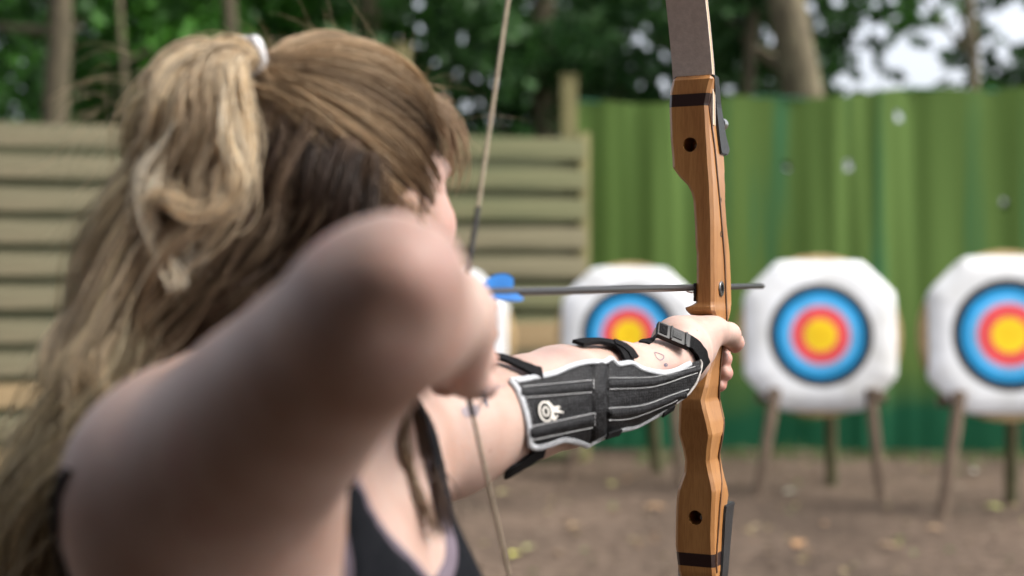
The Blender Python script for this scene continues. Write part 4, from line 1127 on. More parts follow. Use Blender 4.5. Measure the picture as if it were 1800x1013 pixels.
UVg = (1-v)*Tc[:, None]+v*Bc[:, None]+(1-u)*Lc[None]+u*Rc[None]-((1-u)*(1-v)*Tc[0]+u*(1-v)*Tc[-1]+(1-u)*v*Bc[0]+u*v*Bc[-1])
LINES = {'l1': [(919, 680.4), (1043.6, 668.3)], 'l2': [(924.4, 699.4), (1043.6, 689.7)], 'l3': [(934.8, 749.5), (1045, 726)], 'l4': [(935, 773.7), (1045, 750.6)],
         'r1': [(1070, 664.9), (1145.5, 663.1), (1190.5, 652.8), (1222, 644.5)], 'r2': [(1071, 684.6), (1145.5, 680.4), (1207.7, 661.4), (1228, 655)],
         'r3': [(1069.5, 717.7), (1128.3, 712.2), (1180, 694.2), (1213, 683)], 'r4': [(1069.5, 738.5), (1111, 735), (1173, 711.5), (1192, 702)]}
def line_y(k, x):
    q = np.array(catmull(LINES[k], 40)) if len(LINES[k]) > 2 else np.array(LINES[k])
    return np.interp(x, q[:, 0], q[:, 1])
flat = UVg.reshape(-1, 2); x = flat[:, 0]; y = flat[:, 1]
lift = np.zeros(len(flat))
for a, b, lo_, hi_ in (('l1', 'l2', 915, 1043), ('l3', 'l4', 925, 1044), ('r1', 'r2', 1070, 1230), ('r3', 'r4', 1070, 1206)):
    ya, yb = line_y(a, x), line_y(b, x); fr = (y-ya)/(yb-ya)
    m = (fr > 0) & (fr < 1) & (x > lo_) & (x < hi_)
    lift += np.where(m, .0030*np.sin(math.pi*np.clip(fr, 0, 1))**.8, -.0002)
cb = np.exp(-((x-1056)/10.)**4); lift += .0016*cb-.0016*np.exp(-((x-1042)/2.5)**2)-.0016*np.exp(-((x-1070)/2.5)**2)
wr = .0004*np.sin(x*.10+y*.05)*np.sin(y*.13-x*.03)+.0002*np.sin(x*.31+1)*np.sin(y*.21)
Xg, Ng = GT.lay(flat, lift+wr)
Xi = Xg-Ng*.0035
nV = NU*NV; idx = np.arange(nV).reshape(NU, NV)
Fo = np.stack([idx[:-1, :-1].ravel(), idx[1:, :-1].ravel(), idx[1:, 1:].ravel(), idx[:-1, 1:].ravel()], 1)
Fi = Fo[:, ::-1]+nV
rim = np.concatenate([idx[:, 0], idx[-1, 1:], idx[-2::-1, -1], idx[0, -2:0:-1]]); rn = np.roll(rim, -1)
Fr = np.stack([rim, rim+nV, rn+nV, rn], 1)
me = mesh_np('panel', np.concatenate([Xg, Xi]), np.concatenate([Fo, Fi, Fr]))
bm = bmesh.new(); bm.from_mesh(me); bmesh.ops.recalc_face_normals(bm, faces=bm.faces[:]); bm.to_mesh(me); bm.free()
def mesh_fabric():
    m, nt, b = nodes_of('woven_mesh_fabric'); N = nt.nodes; L = nt.links
    tc = N.new('ShaderNodeTexCoord')
    vo = N.new('ShaderNodeTexVoronoi'); vo.inputs['Scale'].default_value = 380; vo.inputs['Randomness'].default_value = .4; L.new(tc.outputs['Object'], vo.inputs['Vector'])
    cr = N.new('ShaderNodeValToRGB'); e = cr.color_ramp.elements; e[0].position = .15; e[0].color = (.036, .038, .041, 1); e[1].position = .5; e[1].color = (.004, .004, .005, 1)
    L.new(vo.outputs['Distance'], cr.inputs[0]); L.new(cr.outputs[0], b.inputs['Base Color'])
    bp = N.new('ShaderNodeBump'); bp.invert = True; bp.inputs['Strength'].default_value = .6; bp.inputs['Distance'].default_value = .001
    L.new(vo.outputs['Distance'], bp.inputs['Height']); L.new(bp.outputs[0], b.inputs['Normal'])
    setin(b, Roughness=.6, **{'Specular IOR Level': .16})
    return m
M['mesh_fabric'] = mesh_fabric()
panel = gadd(obj('panel', me, M['mesh_fabric'], guard))
M['binding'] = noise_mat('grey_binding', [(.36, .38, .41), (.50, .52, .55)], scale=120, rough=.75, bump=.3, bscale=500)
outline = np.concatenate([Tc, Rc[1:], Bc[::-1][1:], Lc[::-1][1:-1]])
Xo, No = GT.lay(outline, .0008)
# binding tape folded over the rim (left, top and bottom; the wrist end is bare)
def tape(uv, r, name='binding'):
    X, n_ = GT.lay(uv, .0006)
    mb = MB(); mb.tube([Vector(p) for p in X], r, 10, flat=.55)
    pts = [Vector(p) for p in X]
    # flatten against the panel: rebuild with the surface normal as thin axis
    V = []; F = []; k = 10
    for i, p in enumerate(pts):
        t = (pts[min(i+1, len(pts)-1)]-pts[max(i-1, 0)]).normalized(); nn = Vector(n_[i]); s_ = t.cross(nn).normalized(); nn = s_.cross(t)
        rr = r*(1+.03*math.sin(i*.5))
        for j in range(k):
            a = 2*math.pi*j/k; V.append(p+s_*math.cos(a)*rr+nn*math.sin(a)*rr*.55-nn*.0012)
    for i in range(len(pts)-1):
        for j in range(k): F.append((i*k+j, i*k+(j+1) % k, (i+1)*k+(j+1) % k, (i+1)*k+j))
    F.append(tuple(range(k))); F.append(tuple((len(pts)-1)*k+j for j in range(k)))
    mb = MB(); mb.add(V, F); return gadd(mb.build(name, M['binding'], guard, autosmooth=60))
tape(catmull(top[:-1], 110), .0028); tape(catmull([(934, 784)]+bot[1:-1], 110), .0029); tape(catmull(lft, 50), .0033)
X, n_ = GT.lay(catmull(rgt, 40), -.001); mb = MB(); mb.tube([Vector(p) for p in X], .0013, 8); gadd(mb.build('edge_cord', plain('pale_cord', (.35, .33, .31), rough=.7), guard))
# seam thread down the middle of each binding and along the padded ribs
M['thread'] = plain('grey_thread', (.44, .45, .46), rough=.7)
def stitches(uv, lift, name='stitching', mat='thread', r=.00052, step=.0034):
    X, n_ = GT.lay(uv, lift); seg = np.linalg.norm(np.diff(X, axis=0), axis=1); s_ = np.concatenate([[0], np.cumsum(seg)])
    mb = MB(); a = 0.0
    while a < s_[-1]-step:
        q = [Vector([np.interp(a+f_, s_, X[:, k]) for k in range(3)]) for f_ in (0, step*.34, step*.68)]
        mb.tube(q, [r*.7, r, r*.7], 5); a += step
    return gadd(mb.build(name, M[mat], guard))
for k, q in LINES.items():
    stitches(catmull(q, 60) if len(q) > 2 else [np.array(q[0])*(1-t)+np.array(q[1])*t for t in np.linspace(0, 1, 40)], .0008)
for xx, y0, y1 in ((1043, 668, 690), (1045, 726, 751)):
    stitches([(xx, yy) for yy in np.linspace(y0, y1, 12)], .0008)
M['thread_dark'] = plain('dark_grey_thread', (.16, .165, .17), rough=.7)
stitches(catmull([(a+1, b+5) for a, b in top[1:-2]], 90), .0012, mat='thread_dark'); stitches(catmull([(a, b-5) for a, b in bot[1:-1]], 90), .0012, mat='thread_dark'); stitches(catmull([(a+6, b) for a, b in lft], 40), .0012, mat='thread_dark')
# emblem: a ringed target trailing flames, printed in off-white
M['print'] = plain('offwhite_print', (.62, .60, .55), rough=.6)
def decal(polys_uv, name, mat, parent_add, tube, lift=.0007, parent=None, th=.0003):
    mb = MB()
    for L2, R2 in polys_uv:
        A, n1 = tube.lay(L2, lift); B, n2 = tube.lay(R2, lift)
        mb.add(*ribbon_solid([Vector(p) for p in A], [Vector(p) for p in B], th, [Vector(q) for q in n1]))
    return parent_add(mb.build(name, mat, parent))
def ring(cx, cy, rx, ry, w, tilt=-12, a0=0, a1=360, n=40):
    c, s_ = math.cos(R(tilt)), math.sin(R(tilt)); O = []; I = []
    for a in np.linspace(R(a0), R(a1), n):
        for l, q in ((O, 0), (I, w)):
            ex, ey = (rx-q)*math.cos(a), (ry-q)*math.sin(a); l.append((cx+ex*c-ey*s_, cy+ex*s_+ey*c))
    return O, I
em = [ring(957.6, 723.8, 12.4, 18.2, 3.0), ring(958.0, 723.8, 6.0, 9.0, 2.6)]
def z6(pts): return [(860+a/5.333, 640+b/5.333) for a, b in pts]
em += [(z6([(545, 348), (575, 380), (610, 415), (640, 428), (690, 452)]), z6([(533, 352), (560, 400), (590, 450), (620, 458), (688, 458)])),
       (z6([(590, 400), (612, 402), (632, 392), (655, 402)]), z6([(590, 440), (620, 430), (640, 414), (656, 412)])),
       (z6([(592, 450), (602, 480), (612, 500), (628, 480), (638, 474)]), z6([(575, 450), (578, 500), (585, 528), (612, 526), (636, 484)]))]
decal(em, 'emblem', M['print'], gadd, GT, .0011, guard)
# straps, buckles and keepers
M['webbing'] = noise_mat('black_webbing', [(.005, .005, .006), (.012, .012, .013)], scale=300, rough=.8, spec=.12, bump=.5, bscale=700, stretch=(1, 1, 3))
def strap(uv, w, tube, lift, name='strap', th=.0022, mat='webbing', n=28):
    """band laid on the arm along photo points uv, w metres wide"""
    X, n_ = tube.lay(catmull(uv, n), lift); pts = [Vector(p) for p in X]; L2 = []; R2 = []; NN = []
    for i, p in enumerate(pts):
        t = (pts[min(i+1, n-1)]-pts[max(i-1, 0)]).normalized(); nn = Vector(n_[i]); s_ = t.cross(nn).normalized()
        wv = 1+.05*math.sin(i*.9)
        L2.append(p+s_*w*.5*wv); R2.append(p-s_*w*.5*wv); NN.append(s_.cross(t).normalized())
    mb = MB(); mb.add(*ribbon_solid(L2, R2, th, NN)); return gadd(mb.build(name, M[mat], guard, autosmooth=50))
def around(t, a0, a1, w, lift, name='strap', tube=AT, skew=0., th=.0022, n=40):
    """band round the arm at fraction t of the forearm, from angle a0 to a1 (0 = towards the viewer, 90 = top)"""
    d = (WL-EL).normalized(); view = (CAMP-arm_pt(t)); vx = (view-d*view.dot(d)).normalized(); vy = d.cross(vx)
    if vy.z < 0: vy = -vy
    L2 = []; R2 = []; NN = []
    for k in range(n):
        a = R(a0+(a1-a0)*k/(n-1)); q = vx*math.cos(a)+vy*math.sin(a); tt = t+skew*math.sin(a)
        c = arm_pt(tt); r_ = float(np.interp(tt, [-.3, 0, .22, .6, .86, 1.0, 1.15], tube.r))+lift
        L2.append(c+q*r_-d*w/2); R2.append(c+q*r_+d*w/2); NN.append(q)
    mb = MB(); mb.add(*ribbon_solid(L2, R2, th, NN)); return gadd(mb.build(name, M['webbing'], guard, autosmooth=50))
# elbow strap
strap([(944, 667), (928, 662), (908, 654), (888, 646), (862, 639)], .013, AT, .0068, name='keeper', th=.003)
strap([(952, 786), (934, 797), (916, 809), (899, 820), (884, 826)], .017, AT, .0035)
# mid strap
around(.53, 40, 200, .013, .0018)
strap([(1100, 641), (1093, 626), (1082, 615), (1066, 610), (1050, 608), (1030, 609), (1014, 612)], .013, AT, .0032, name='keeper', th=.0035)
strap([(1108, 636), (1100, 624), (1088, 616), (1076, 612)], .0125, AT, .0050, name='strap_loop', th=.003)
strap([(1063, 764), (1075, 760), (1087, 757)], .007, GT, .002, name='strap_end', th=.002)
strap([(1162, 727), (1172, 720), (1181, 714)], .006, GT, .002, name='strap_end', th=.002)
# wrist strap with side-release buckle
HT = Tube([arm_pt(.8), WL, P(1205, 612, 1.497), P(1235, 600, 1.53)], [.0285, .0268, .0290, .026])
strap([(1234, 644), (1230, 630), (1222, 615), (1208, 603), (1192, 597)], .0165, HT, .0020, name='strap', th=.003)
strap([(1230, 640), (1226, 624), (1215, 611), (1203, 604)], .0150, HT, .0046, name='strap_loop', th=.003)
strap([(1172, 585), (1160, 588), (1146, 597), (1132, 606)], .012, HT, .0012, name='strap')
bc = P(1183, 590.5, 1.440); bx = (P(1215, 605, 1.456)-P(1151, 578, 1.448)).normalized()
bz = (Vector((0, -.72, .72))-bx*bx.dot(Vector((0, -.72, .72)))).normalized(); by = bz.cross(bx)
Rm = Matrix((bx, by, bz)).transposed()
def bbox(c, size, bev): 
    mb = MB(); mb.box(bc+bx*c[0]+by*c[1]+bz*c[2], size, Rm, bev=bev); return mb
M['buckle'] = plain('black_buckle', (.009, .009, .010), rough=.45, spec=.25)
M['buckle_grey'] = plain('grey_buckle', (.045, .047, .048), rough=.55, spec=.25, bump=.3, bscale=900)
bk = gadd(bbox((0, 0, 0), (.037, .0185, .0062), .0016).build('buckle', M['buckle'], guard))
def bsub(mb, name, mat):
    o = mb.build(name, M[mat], bk); return o
bsub(bbox((-.0125, 0, .0030), (.009, .013, .0018), .0006), 'buckle_bar', 'webbing'); bsub(bbox((.0035, 0, .0033), (.0105, .0095, .0016), .0004), 'buckle_tongue', 'buckle_grey')
bsub(bbox((-.0035, 0, .0036), (.0022, .0175, .0022), .0005), 'buckle_ridge', 'buckle_grey'); bsub(bbox((.0135, 0, .0036), (.0022, .0175, .0022), .0005), 'buckle_ridge', 'buckle_grey')
# ---- tattoos on the bow arm, drawn in thin ink lines
M['ink'] = plain('tattoo_ink', (.085, .085, .12), rough=.6); M['ink_soft'] = plain('tattoo_ink_soft', (.24, .20, .22), rough=.6)
def ink(lines, name, w=1.4, mat='ink'):
    mb = MB()
    for ln in lines:
        q = catmull(ln, 6*len(ln)); last = []
        for i, p in enumerate(q):
            h, n_ = skin_hit(p[0], p[1])
            if h is None or n_.dot(CAMP-h) < 0: last = []; continue
            last.append((h, n_))
        if len(last) < 3: continue
        L2 = []; R2 = []; NN = []
        for i, (h, n_) in enumerate(last):
            t = (last[min(i+1, len(last)-1)][0]-last[max(i-1, 0)][0]).normalized(); s_ = t.cross(n_).normalized(); ww = w*h.y/2500/2
            b = h+n_*.00025; L2.append(b+s_*ww); R2.append(b-s_*ww); NN.append(n_)
        mb.add(*ribbon_solid(L2, R2, .0001, NN))
    if mb.v: return to_person(mb.build(name, M[mat], person))
def z8(pts): return [(800+a/8.444, 680+b/8.444) for a, b in pts]
def z7(pts): return [(800+a/2.894, 480+b/2.894) for a, b in pts]
ink([z7([(1015, 410), (1025, 432), (1042, 444), (1058, 436), (1060, 422), (1046, 414), (1030, 408), (1015, 406), (1015, 412)]), z7([(1062, 468), (1068, 462), (1078, 464), (1078, 472), (1068, 474), (1062, 468)]), z7([(1066, 466), (1074, 470)])], 'tattoo', 1.6)
ink([z8([(440, 55), (540, 38), (640, 18), (740, 0)]), z8([(430, 30), (520, 15), (620, -8), (740, -30)])], 'tattoo', 1.4, 'ink_soft')
lv = [z8([(410, 75), (430, 180), (460, 260), (488, 312)])]
for k in range(6):
    lv.append(z8([(415+9*k, 110+32*k), (395+12*k, 95+34*k), (378+14*k, 100+36*k)])); lv.append(z8([(415+9*k, 105+32*k), (440+7*k, 95+32*k), (462+4*k, 92+34*k)]))
ink(lv, 'tattoo', 3.4)
fl = []
for k in range(9):
    a = k*.7; cx, cy = 165+60*math.cos(a)*(.4+.1*(k % 3)), 370+80*math.sin(a)*(.4+.1*(k % 3))
    fl.append(z8([(cx+34*math.cos(b), cy+36*math.sin(b)) for b in np.linspace(0, 5.6, 9)])); cx += 135; cy -= 20
    fl.append(z8([(cx+30*math.cos(b), cy+38*math.sin(b)) for b in np.linspace(.5, 6., 9)]))
ink(fl, 'tattoo', 2.0, 'ink_soft')
# ================================================================ hair
def strand_mesh(name, paths, rad, cols, k=3):
    """paths (n,m,3), rad (n,) or (n,m), cols (n,m,3): thin tapering tubes"""
    n, m, _ = paths.shape
    T = np.gradient(paths, axis=1); T /= np.maximum(np.linalg.norm(T, axis=2, keepdims=True), 1e-9)
    ref = np.array([.31, -.77, .55]); A = np.cross(T, ref); A /= np.maximum(np.linalg.norm(A, axis=2, keepdims=True), 1e-9); B = np.cross(T, A)
    rad = np.asarray(rad); rad = rad[:, None]*np.ones(m) if rad.ndim == 1 else rad
    tp = np.interp(np.linspace(0, 1, m), [0, .1, .75, 1], [.8, 1, .9, .25]); rr = (rad*tp)[..., None]
    V = np.stack([paths+rr*(A*math.cos(a)+B*math.sin(a)) for a in np.arange(k)*2*math.pi/k], 2)
    i = np.arange(n)[:, None, None]*m*k; j = np.arange(m-1)[None, :, None]*k; q = np.arange(k)[None, None, :]
    a = i+j+q; b = i+j+(q+1) % k
    F = np.stack([a, b, b+k, a+k], -1).reshape(-1, 4)
    me = mesh_np(name, V.reshape(-1, 3), F)
    set_point_cols(me, np.repeat(cols.reshape(-1, 3), k, 0))
    return me
def hair_material():
    m, nt, b = nodes_of('hair'); N = nt.nodes; L = nt.links
    at = N.new('ShaderNodeAttribute'); at.attribute_name = 'col'; L.new(at.outputs['Color'], b.inputs['Base Color'])
    setin(b, Roughness=.5, **{'Specular IOR Level': .28})
    tr = N.new('ShaderNodeBsdfTranslucent'); L.new(at.outputs['Color'], tr.inputs[0])
    mx = N.new('ShaderNodeMixShader'); mx.inputs[0].default_value = .35
    L.new(b.outputs[0], mx.inputs[1]); L.new(tr.outputs[0], mx.inputs[2]); L.new(mx.outputs[0], N['Material Output'].inputs[0])
    return m
M['hair'] = hair_material()
rh = np.random.default_rng(21)
BLOND = np.array([.88, .75, .55]); HONEY = np.array([.56, .43, .285]); BROWN = np.array([.20, .125, .08]); DARK = np.array([.040, .023, .016]); PALE = np.array([.97, .90, .76]); ASH = np.array([.72, .62, .42])
tie = P(438, 104, 1.035)
HC = np.array(hd(-.008, 0, .018)); HX = np.array([tuple(hf), tuple(hr), tuple(hu)]); HR = np.array([.085, .067, .081])
def skull(D, s_=1.0):
    """surface point of the skull in head-frame direction D (n,3)"""
    r_ = 1/np.sqrt(((D/HR)**2).sum(-1, keepdims=True))
    return HC+(D*r_*s_)@HX
def clump(n, m, per):
    c = rh.normal(0, 1, (max(1, n//per), 3)); return c[rh.integers(0, len(c), n)]
# 1. hair combed back from hairline, crown and temples to the tie
def swept(n, m=18):
    D = rh.normal(0, 1, (n*9, 3)); D /= np.linalg.norm(D, axis=1, keepdims=True)
    f_, r_, u_ = D.T
    hairline = np.interp(f_, [-1, -.35, .05, .35, .5, .62, .8], [-.05, -.20, -.85, -.72, -.10, .52, .69])
    ok = (u_ > hairline) & (f_ < .80)
    D = D[ok][:n]; n = len(D)
    td = (np.array(tie)-HC)@HX.T; td /= np.linalg.norm(td)
    t = np.linspace(0, 1, m)[None, :, None]
    om = np.arccos(np.clip(D@td, -.999, .999))[:, None, None]
    S = (np.sin((1-t)*om)*D[:, None]+np.sin(t*om)*td)/np.sin(om)
    # strands bow downwards a little on their way to the tie, in locks
    key = np.round(D*np.array([4.5, 4.5, 6])+rh.normal(0, .18, D.shape)); h = np.sin(key@np.array([12.99, 78.2, 37.7]))*43758.5; h = h-np.floor(h)
    S[..., 2] -= (.16*np.sin(np.pi*t[..., 0])*(.4+.8*h[:, None]))*(D[:, 2:3] < .75)
    S /= np.linalg.norm(S, axis=2, keepdims=True)
    vol = 1.03+.11*h[:, None]+.075*np.sin(np.pi*t[0, :, 0])[None, :]*(.4+.9*h[:, None])+rh.uniform(0, .055, (n, 1))
    p = skull(S.reshape(-1, 3)).reshape(n, m, 3); p = HC+(p-HC)*vol[..., None]
    w = np.clip((t-.72)/.28, 0, 1)**1.6
    e = np.array(tie)+rh.normal(0, .006, (n, 1, 3))
    p = p*(1-w)+e*w
    p += rh.normal(0, .0012, (n, 1, 3))
    lightf = np.clip(.05+.65*h*(h > .5)+.3*rh.uniform(0, 1, n)-.1, 0, 1)[:, None]
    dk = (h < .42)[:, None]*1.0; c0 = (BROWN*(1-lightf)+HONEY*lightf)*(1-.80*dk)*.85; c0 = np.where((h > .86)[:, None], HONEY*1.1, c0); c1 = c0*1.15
    tt = np.linspace(0, 1, m)[None, :, None]
    return p, c0[:, None]*(1-tt)+c1[:, None]*tt
parts = []
p, c = swept(4200); parts.append((p, c, rh.uniform(.0004, .0007, len(p))))
# 2. fluffy front lock over the forehead
n, m = 420, 16
a = rh.uniform(-1, 1, n)
st = np.stack([.60+.12*rh.uniform(-1, 1, n), .45*a+.1, .72+.08*rh.uniform(-1, 1, n)], 1); st /= np.linalg.norm(st, axis=1, keepdims=True)
en = np.stack([.93+0*a, .25+.45*a, .30+.45*rh.uniform(-1, 1, n)], 1); en /= np.linalg.norm(en, axis=1, keepdims=True)
t = np.linspace(0, 1, m)[None, :, None]; S = st[:, None]*(1-t)+en[:, None]*t; S /= np.linalg.norm(S, axis=2, keepdims=True)
S = S+(.05*np.sin(np.linspace(0, 7, m)[None, :, None]+rh.uniform(0, 6, (n, 1, 1)))+rh.normal(0, .05, (n, 1, 3)))*np.linspace(0, 1, m)[None, :, None]; S /= np.linalg.norm(S, axis=2, keepdims=True)
vol = 1.06+(.06+.24*rh.uniform(0, 1, (n, 1)))*np.sin(np.pi*np.linspace(0, 1, m)*.72)[None]
p = HC+(skull(S.reshape(-1, 3)).reshape(n, m, 3)-HC)*vol[..., None]
cf = rh.uniform(0, 1, (n, 1, 1)); parts.append((p, np.broadcast_to(BROWN*1.3*(1-cf)+HONEY*cf, (n, m, 3)), np.full(n, .0004)))
# 3. locks: ponytail curls, loose back hair, a strand over the chest
def lock(pts, r0, r1, n, col, wave=.006, m=30, freq=9., col2=None, spread=1.0, rad=.0006):
    cc = np.array([tuple(P(*q)) for q in pts]); ctr = np.array(catmull(cc, m))
    t = np.linspace(0, 1, m)
    T = np.gradient(ctr, axis=0); T /= np.linalg.norm(T, axis=1, keepdims=True)
    A = np.cross(T, [0.2, 1, .1]); A /= np.linalg.norm(A, axis=1, keepdims=True); B = np.cross(T, A)
    o = rh.normal(0, .5, (n, 2)); ln = np.linalg.norm(o, axis=1, keepdims=True); o = o/np.maximum(ln, 1e-6)*np.minimum(ln, 1.25)
    ph = rh.uniform(0, 6.28); pr = np.interp(t, [0, .12, .55, 1], [r0*.5, r0*.8, (r0+r1)*.55, r1*.8])
    wv = wave*np.sin(freq*t+ph)*np.clip(t*3, 0, 1); wv2 = wave*np.cos(freq*1.1*t+ph*1.7)*np.clip(t*3, 0, 1)
    tw = o[:, None, 0]*np.cos(2.2*t+ph)[None]-o[:, None, 1]*np.sin(2.2*t+ph)[None]; tw2 = o[:, None, 0]*np.sin(2.2*t+ph)[None]+o[:, None, 1]*np.cos(2.2*t+ph)[None]
    fr = 1+np.where(rh.uniform(0, 1, n) < .07, 1.2*spread, 0.0)[:, None]*np.clip(t*2.2-.35, 0, 1)[None]
    p = ctr[None]+A[None]*((tw*pr*fr+wv)[..., None])+B[None]*((tw2*pr*fr+wv2)[..., None])
    p += (rh.normal(0, .0016, (n, 1, 3))*t[None, :, None]*2)
    p += .0012*np.sin(t[None, :, None]*rh.uniform(8, 22, (n, 1, 3))+rh.uniform(0, 6, (n, 1, 3)))
    v = rh.uniform(.65, 1.3, (n, 1, 1)); c2 = np.array(col if col2 is None else col2)
    c = (np.array(col)*(1-t[:, None])+c2*t[:, None])[None]*v
    parts.append((p, c, np.full(n, rad)*rh.uniform(.7, 1.2, n)))
# ponytail from the tie
lock([(438, 104, 1.03), (395, 112, 1.02), (345, 128, 1.0), (305, 180, .985), (268, 240, .975), (240, 340, .97), (205, 450, .965), (175, 560, .96)], .015, .015, 300, BLOND*.9, .007, col2=HONEY)
lock([(438, 104, 1.03), (400, 112, 1.015), (350, 136, .99), (320, 190, .975), (290, 260, .97), (240, 330, .965), (205, 430, .96), (180, 560, .955), (150, 690, .95)], .015, .014, 330, BLOND*1.05, .007, col2=BLOND*.8)
lock([(438, 104, 1.03), (415, 108, 1.01), (402, 140, .985), (412, 190, .975), (424, 250, .97), (408, 320, .968), (372, 390, .965), (330, 450, .965), (300, 540, .965)], .013, .005, 260, BLOND*1.1, .003, col2=BLOND*.8)
lock([(438, 104, 1.03), (405, 104, 1.01), (370, 140, .98), (362, 220, .968), (340, 300, .962), (345, 370, .962), (300, 440, .962), (270, 530, .962), (250, 620, .96)], .015, .007, 300, BLOND, .005, col2=HONEY)
lock([(438, 104, 1.03), (390, 108, 1.01), (325, 150, .98), (300, 240, .965), (262, 310, .958), (252, 375, .956), (268, 430, .955), (288, 492, .955)], .008, .003, 70, PALE, .003)
lock([(430, 104, 1.02), (405, 108, .995), (392, 170, .972), (400, 250, .962), (416, 300, .96), (408, 350, .96), (372, 378, .962), (325, 362, .962)], .008, .005, 120, PALE, .002, col2=BLOND)
lock([(320, 250, .96), (275, 300, .955), (258, 360, .952), (275, 420, .95), (300, 480, .95), (302, 510, .95)], .003, .0015, 20, PALE, .004)
lock([(385, 240, .96), (405, 300, .955), (385, 350, .95), (335, 365, .95), (290, 350, .95), (262, 380, .95), (255, 450, .95)], .006, .003, 80, BLOND, .003)
lock([(438, 104, 1.03), (410, 104, 1.01), (372, 120, .985), (345, 170, .972), (350, 230, .965), (320, 300, .96)], .012, .012, 150, HONEY*.9, .004)
lock([(438, 104, 1.03), (380, 108, 1.02), (335, 118, 1.0), (290, 160, .985), (252, 210, .975), (240, 280, .97)], .010, .010, 160, ASH, .004)
for (x0, dx_, y1, c_) in ((305, -110, 640, BLOND), (335, -110, 600, PALE*.9), (358, -100, 560, BLOND*.95), (388, -70, 470, PALE*.9), (282, -115, 700, BLOND*.9), (408, -50, 430, BLOND*1.05), (320, -80, 520, HONEY), (372, -75, 500, HONEY*.8)):
    yy = np.linspace(136, y1, 8)
    lock([(438, 104, 1.03), (415, 104, 1.005)]+[(x0+dx_*(k/7)**1.3+17*math.sin(k*1.45+x0), yy[k], .985-.003*k-.006*(k > 2)) for k in range(8)], .009, .005, 120, c_, .0025, freq=8., col2=c_*.85)
# loose wavy lengths down the back
lock([(315, 240, .985), (262, 340, .975), (205, 450, .97), (165, 550, .965), (140, 650, .96), (95, 780, .955), (50, 910, .95), (25, 1060, .95)], .020, .022, 420, ASH, .008, col2=ASH*.9)
lock([(340, 260, .985), (290, 380, .975), (240, 480, .97), (210, 580, .965), (185, 680, .96), (140, 800, .955), (90, 930, .95), (60, 1060, .95)], .020, .020, 420, HONEY*.6, .008, col2=ASH*.85)
lock([(420, 320, .99), (390, 430, .98), (335, 520, .975), (270, 590, .97), (225, 680, .965), (170, 790, .96), (120, 900, .955), (95, 1060, .95)], .022, .018, 420, BROWN*.6, .007, col2=HONEY*.7)
lock([(250, 340, .97), (200, 440, .965), (165, 540, .96), (145, 640, .955), (110, 740, .95), (60, 860, .95), (20, 980, .95), (10, 1070, .95)], .012, .015, 240, BLOND*.9, .009, freq=12)
lock([(260, 420, .96), (205, 510, .955), (190, 600, .952), (165, 690, .95), (120, 790, .95), (70, 900, .948), (45, 1060, .948)], .010, .012, 220, BLOND*.95, .008, freq=13)
for k in range(7):  # shade beneath the ponytail is put into these near-black nape colours
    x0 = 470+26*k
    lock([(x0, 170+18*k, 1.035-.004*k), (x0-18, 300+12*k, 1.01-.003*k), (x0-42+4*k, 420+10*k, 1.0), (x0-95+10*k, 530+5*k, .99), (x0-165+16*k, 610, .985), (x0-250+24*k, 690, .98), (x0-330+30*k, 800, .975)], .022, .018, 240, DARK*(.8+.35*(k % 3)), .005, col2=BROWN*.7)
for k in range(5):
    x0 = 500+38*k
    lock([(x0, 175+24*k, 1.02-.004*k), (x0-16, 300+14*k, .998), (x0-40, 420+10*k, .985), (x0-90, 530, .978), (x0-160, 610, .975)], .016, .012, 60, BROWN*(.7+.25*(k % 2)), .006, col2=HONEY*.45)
# lengths over the chest on the near side of the neck
def on_skin(pts, off):
    res = []
    for a_, b_ in pts:
        h_, n_ = skin_hit(a_, b_)
        res.append((a_, b_, (h_.y if h_ is not None else res[-1][2] if res else 1.03)-off))
    return res
d_top = [(690, 600, 1.05), (712, 690, 1.045)]
lock(d_top+on_skin([(738, 760), (752, 815), (767, 870), (782, 935)], .010), .009, .005, 60, BROWN*.9, .003, col2=DARK*1.5)
lock(d_top+on_skin([(712, 780), (724, 830), (742, 890), (756, 945)], .012), .004, .003, 40, HONEY*.8, .003, col2=BROWN)
lock([(560, 620, .99), (575, 760, .985), (600, 860, .975), (640, 930, .965), (690, 1000, .96)], .003, .003, 22, BLOND*.8, .002)
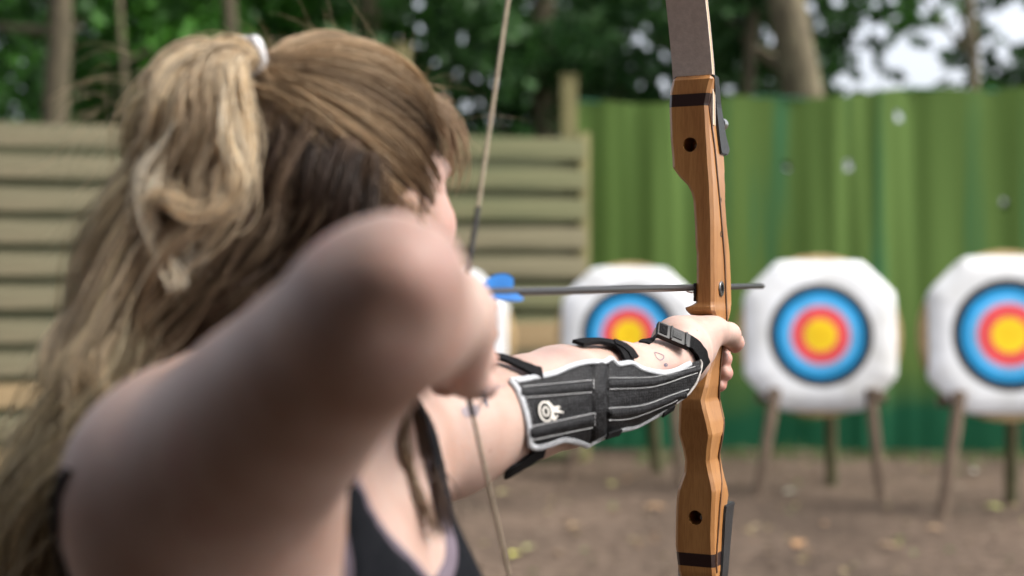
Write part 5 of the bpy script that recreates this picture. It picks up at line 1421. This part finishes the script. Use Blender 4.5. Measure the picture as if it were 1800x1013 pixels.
# flyaways
n, m = 160, 14
D = rh.normal(0, 1, (n, 3)); D[:, 2] = np.abs(D[:, 2])*.8+.3; D /= np.linalg.norm(D, axis=1, keepdims=True)
s0 = skull(D, 1.1); dr = D@HX+rh.normal(0, .45, (n, 3)); tt = np.linspace(0, 1, m)[None, :, None]
p = s0[:, None]+dr[:, None]*tt*rh.uniform(.012, .045, (n, 1, 1))+np.array(tie-Vector(HC))[None, None]*tt*rh.uniform(0, .5, (n, 1, 1))+np.array([0, 0, -.03])*tt**2
parts.append((p, np.broadcast_to(HONEY, (n, m, 3)), np.full(n, .00013)))
n = 70
q0 = np.array([tuple(P(a, b, .97)) for a, b in zip(rh.uniform(150, 330, n), rh.uniform(90, 620, n))]); q0[:, 0] -= np.interp(q0[:, 2], [1.35, 1.55], [.0, -.03])*0
p = q0[:, None]+np.array([-1, 0, .1])*tt*rh.uniform(.01, .05, (n, 1, 1))+np.array([0, 0, -1.])*tt**2*rh.uniform(.01, .05, (n, 1, 1))+rh.normal(0, .01, (n, 1, 3))*tt
parts.append((p, np.broadcast_to(BLOND, (n, m, 3)), np.full(n, .00014)))
hair_root = None
for i, (p, c, r_) in enumerate(parts): pass
names = ['swept_hair', 'front_lock']+['hair_lock']*(len(parts)-4)+['flyaway_hair', 'flyaway_hair']
for (p, c, r_), nm in zip(parts, names):
    to_person(obj(nm, strand_mesh(nm, np.asarray(p), r_, np.ascontiguousarray(c)), M['hair'], person, kind='stuff'))
# scalp under the combed hair
nu, nv = 60, 40; V = []; keepv = []
for i in range(nu):
    for j in range(nv):
        a = 2*math.pi*i/nu; b = math.pi*(j+.5)/nv; V.append((math.sin(b)*math.cos(a), math.sin(b)*math.sin(a), math.cos(b)))
V = np.array(V); hl = np.interp(V[:, 0], [-1, -.35, .05, .35, .62, .8, 1], [-.75, -.75, -.40, .12, .52, .68, 2]); okv = V[:, 2] > hl
W = skull(V, 1.045); Fq = []
for i in range(nu):
    for j in range(nv-1):
        q = (i*nv+j, ((i+1) % nu)*nv+j, ((i+1) % nu)*nv+j+1, i*nv+j+1)
        if all(okv[k] for k in q): Fq.append(q)
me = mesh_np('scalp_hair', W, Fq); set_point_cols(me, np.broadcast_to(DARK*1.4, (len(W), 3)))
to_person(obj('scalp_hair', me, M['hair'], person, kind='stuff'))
# white elastic tie
mb = MB(); tv = Vector(P(395, 80, 1.01))-Vector(tie); tv.normalize(); x_, y_ = frame_axes(tv)
mb.tube([Vector(tie)+tv*.004+(x_*math.cos(a)+y_*math.sin(a))*.0135+tv*.003*math.sin(3*a) for a in np.linspace(0, 2*math.pi, 30)], .0042, 8, cap=False)
to_person(mb.build('hair_tie', plain('white_elastic', (.72, .72, .74), rough=.7), person))
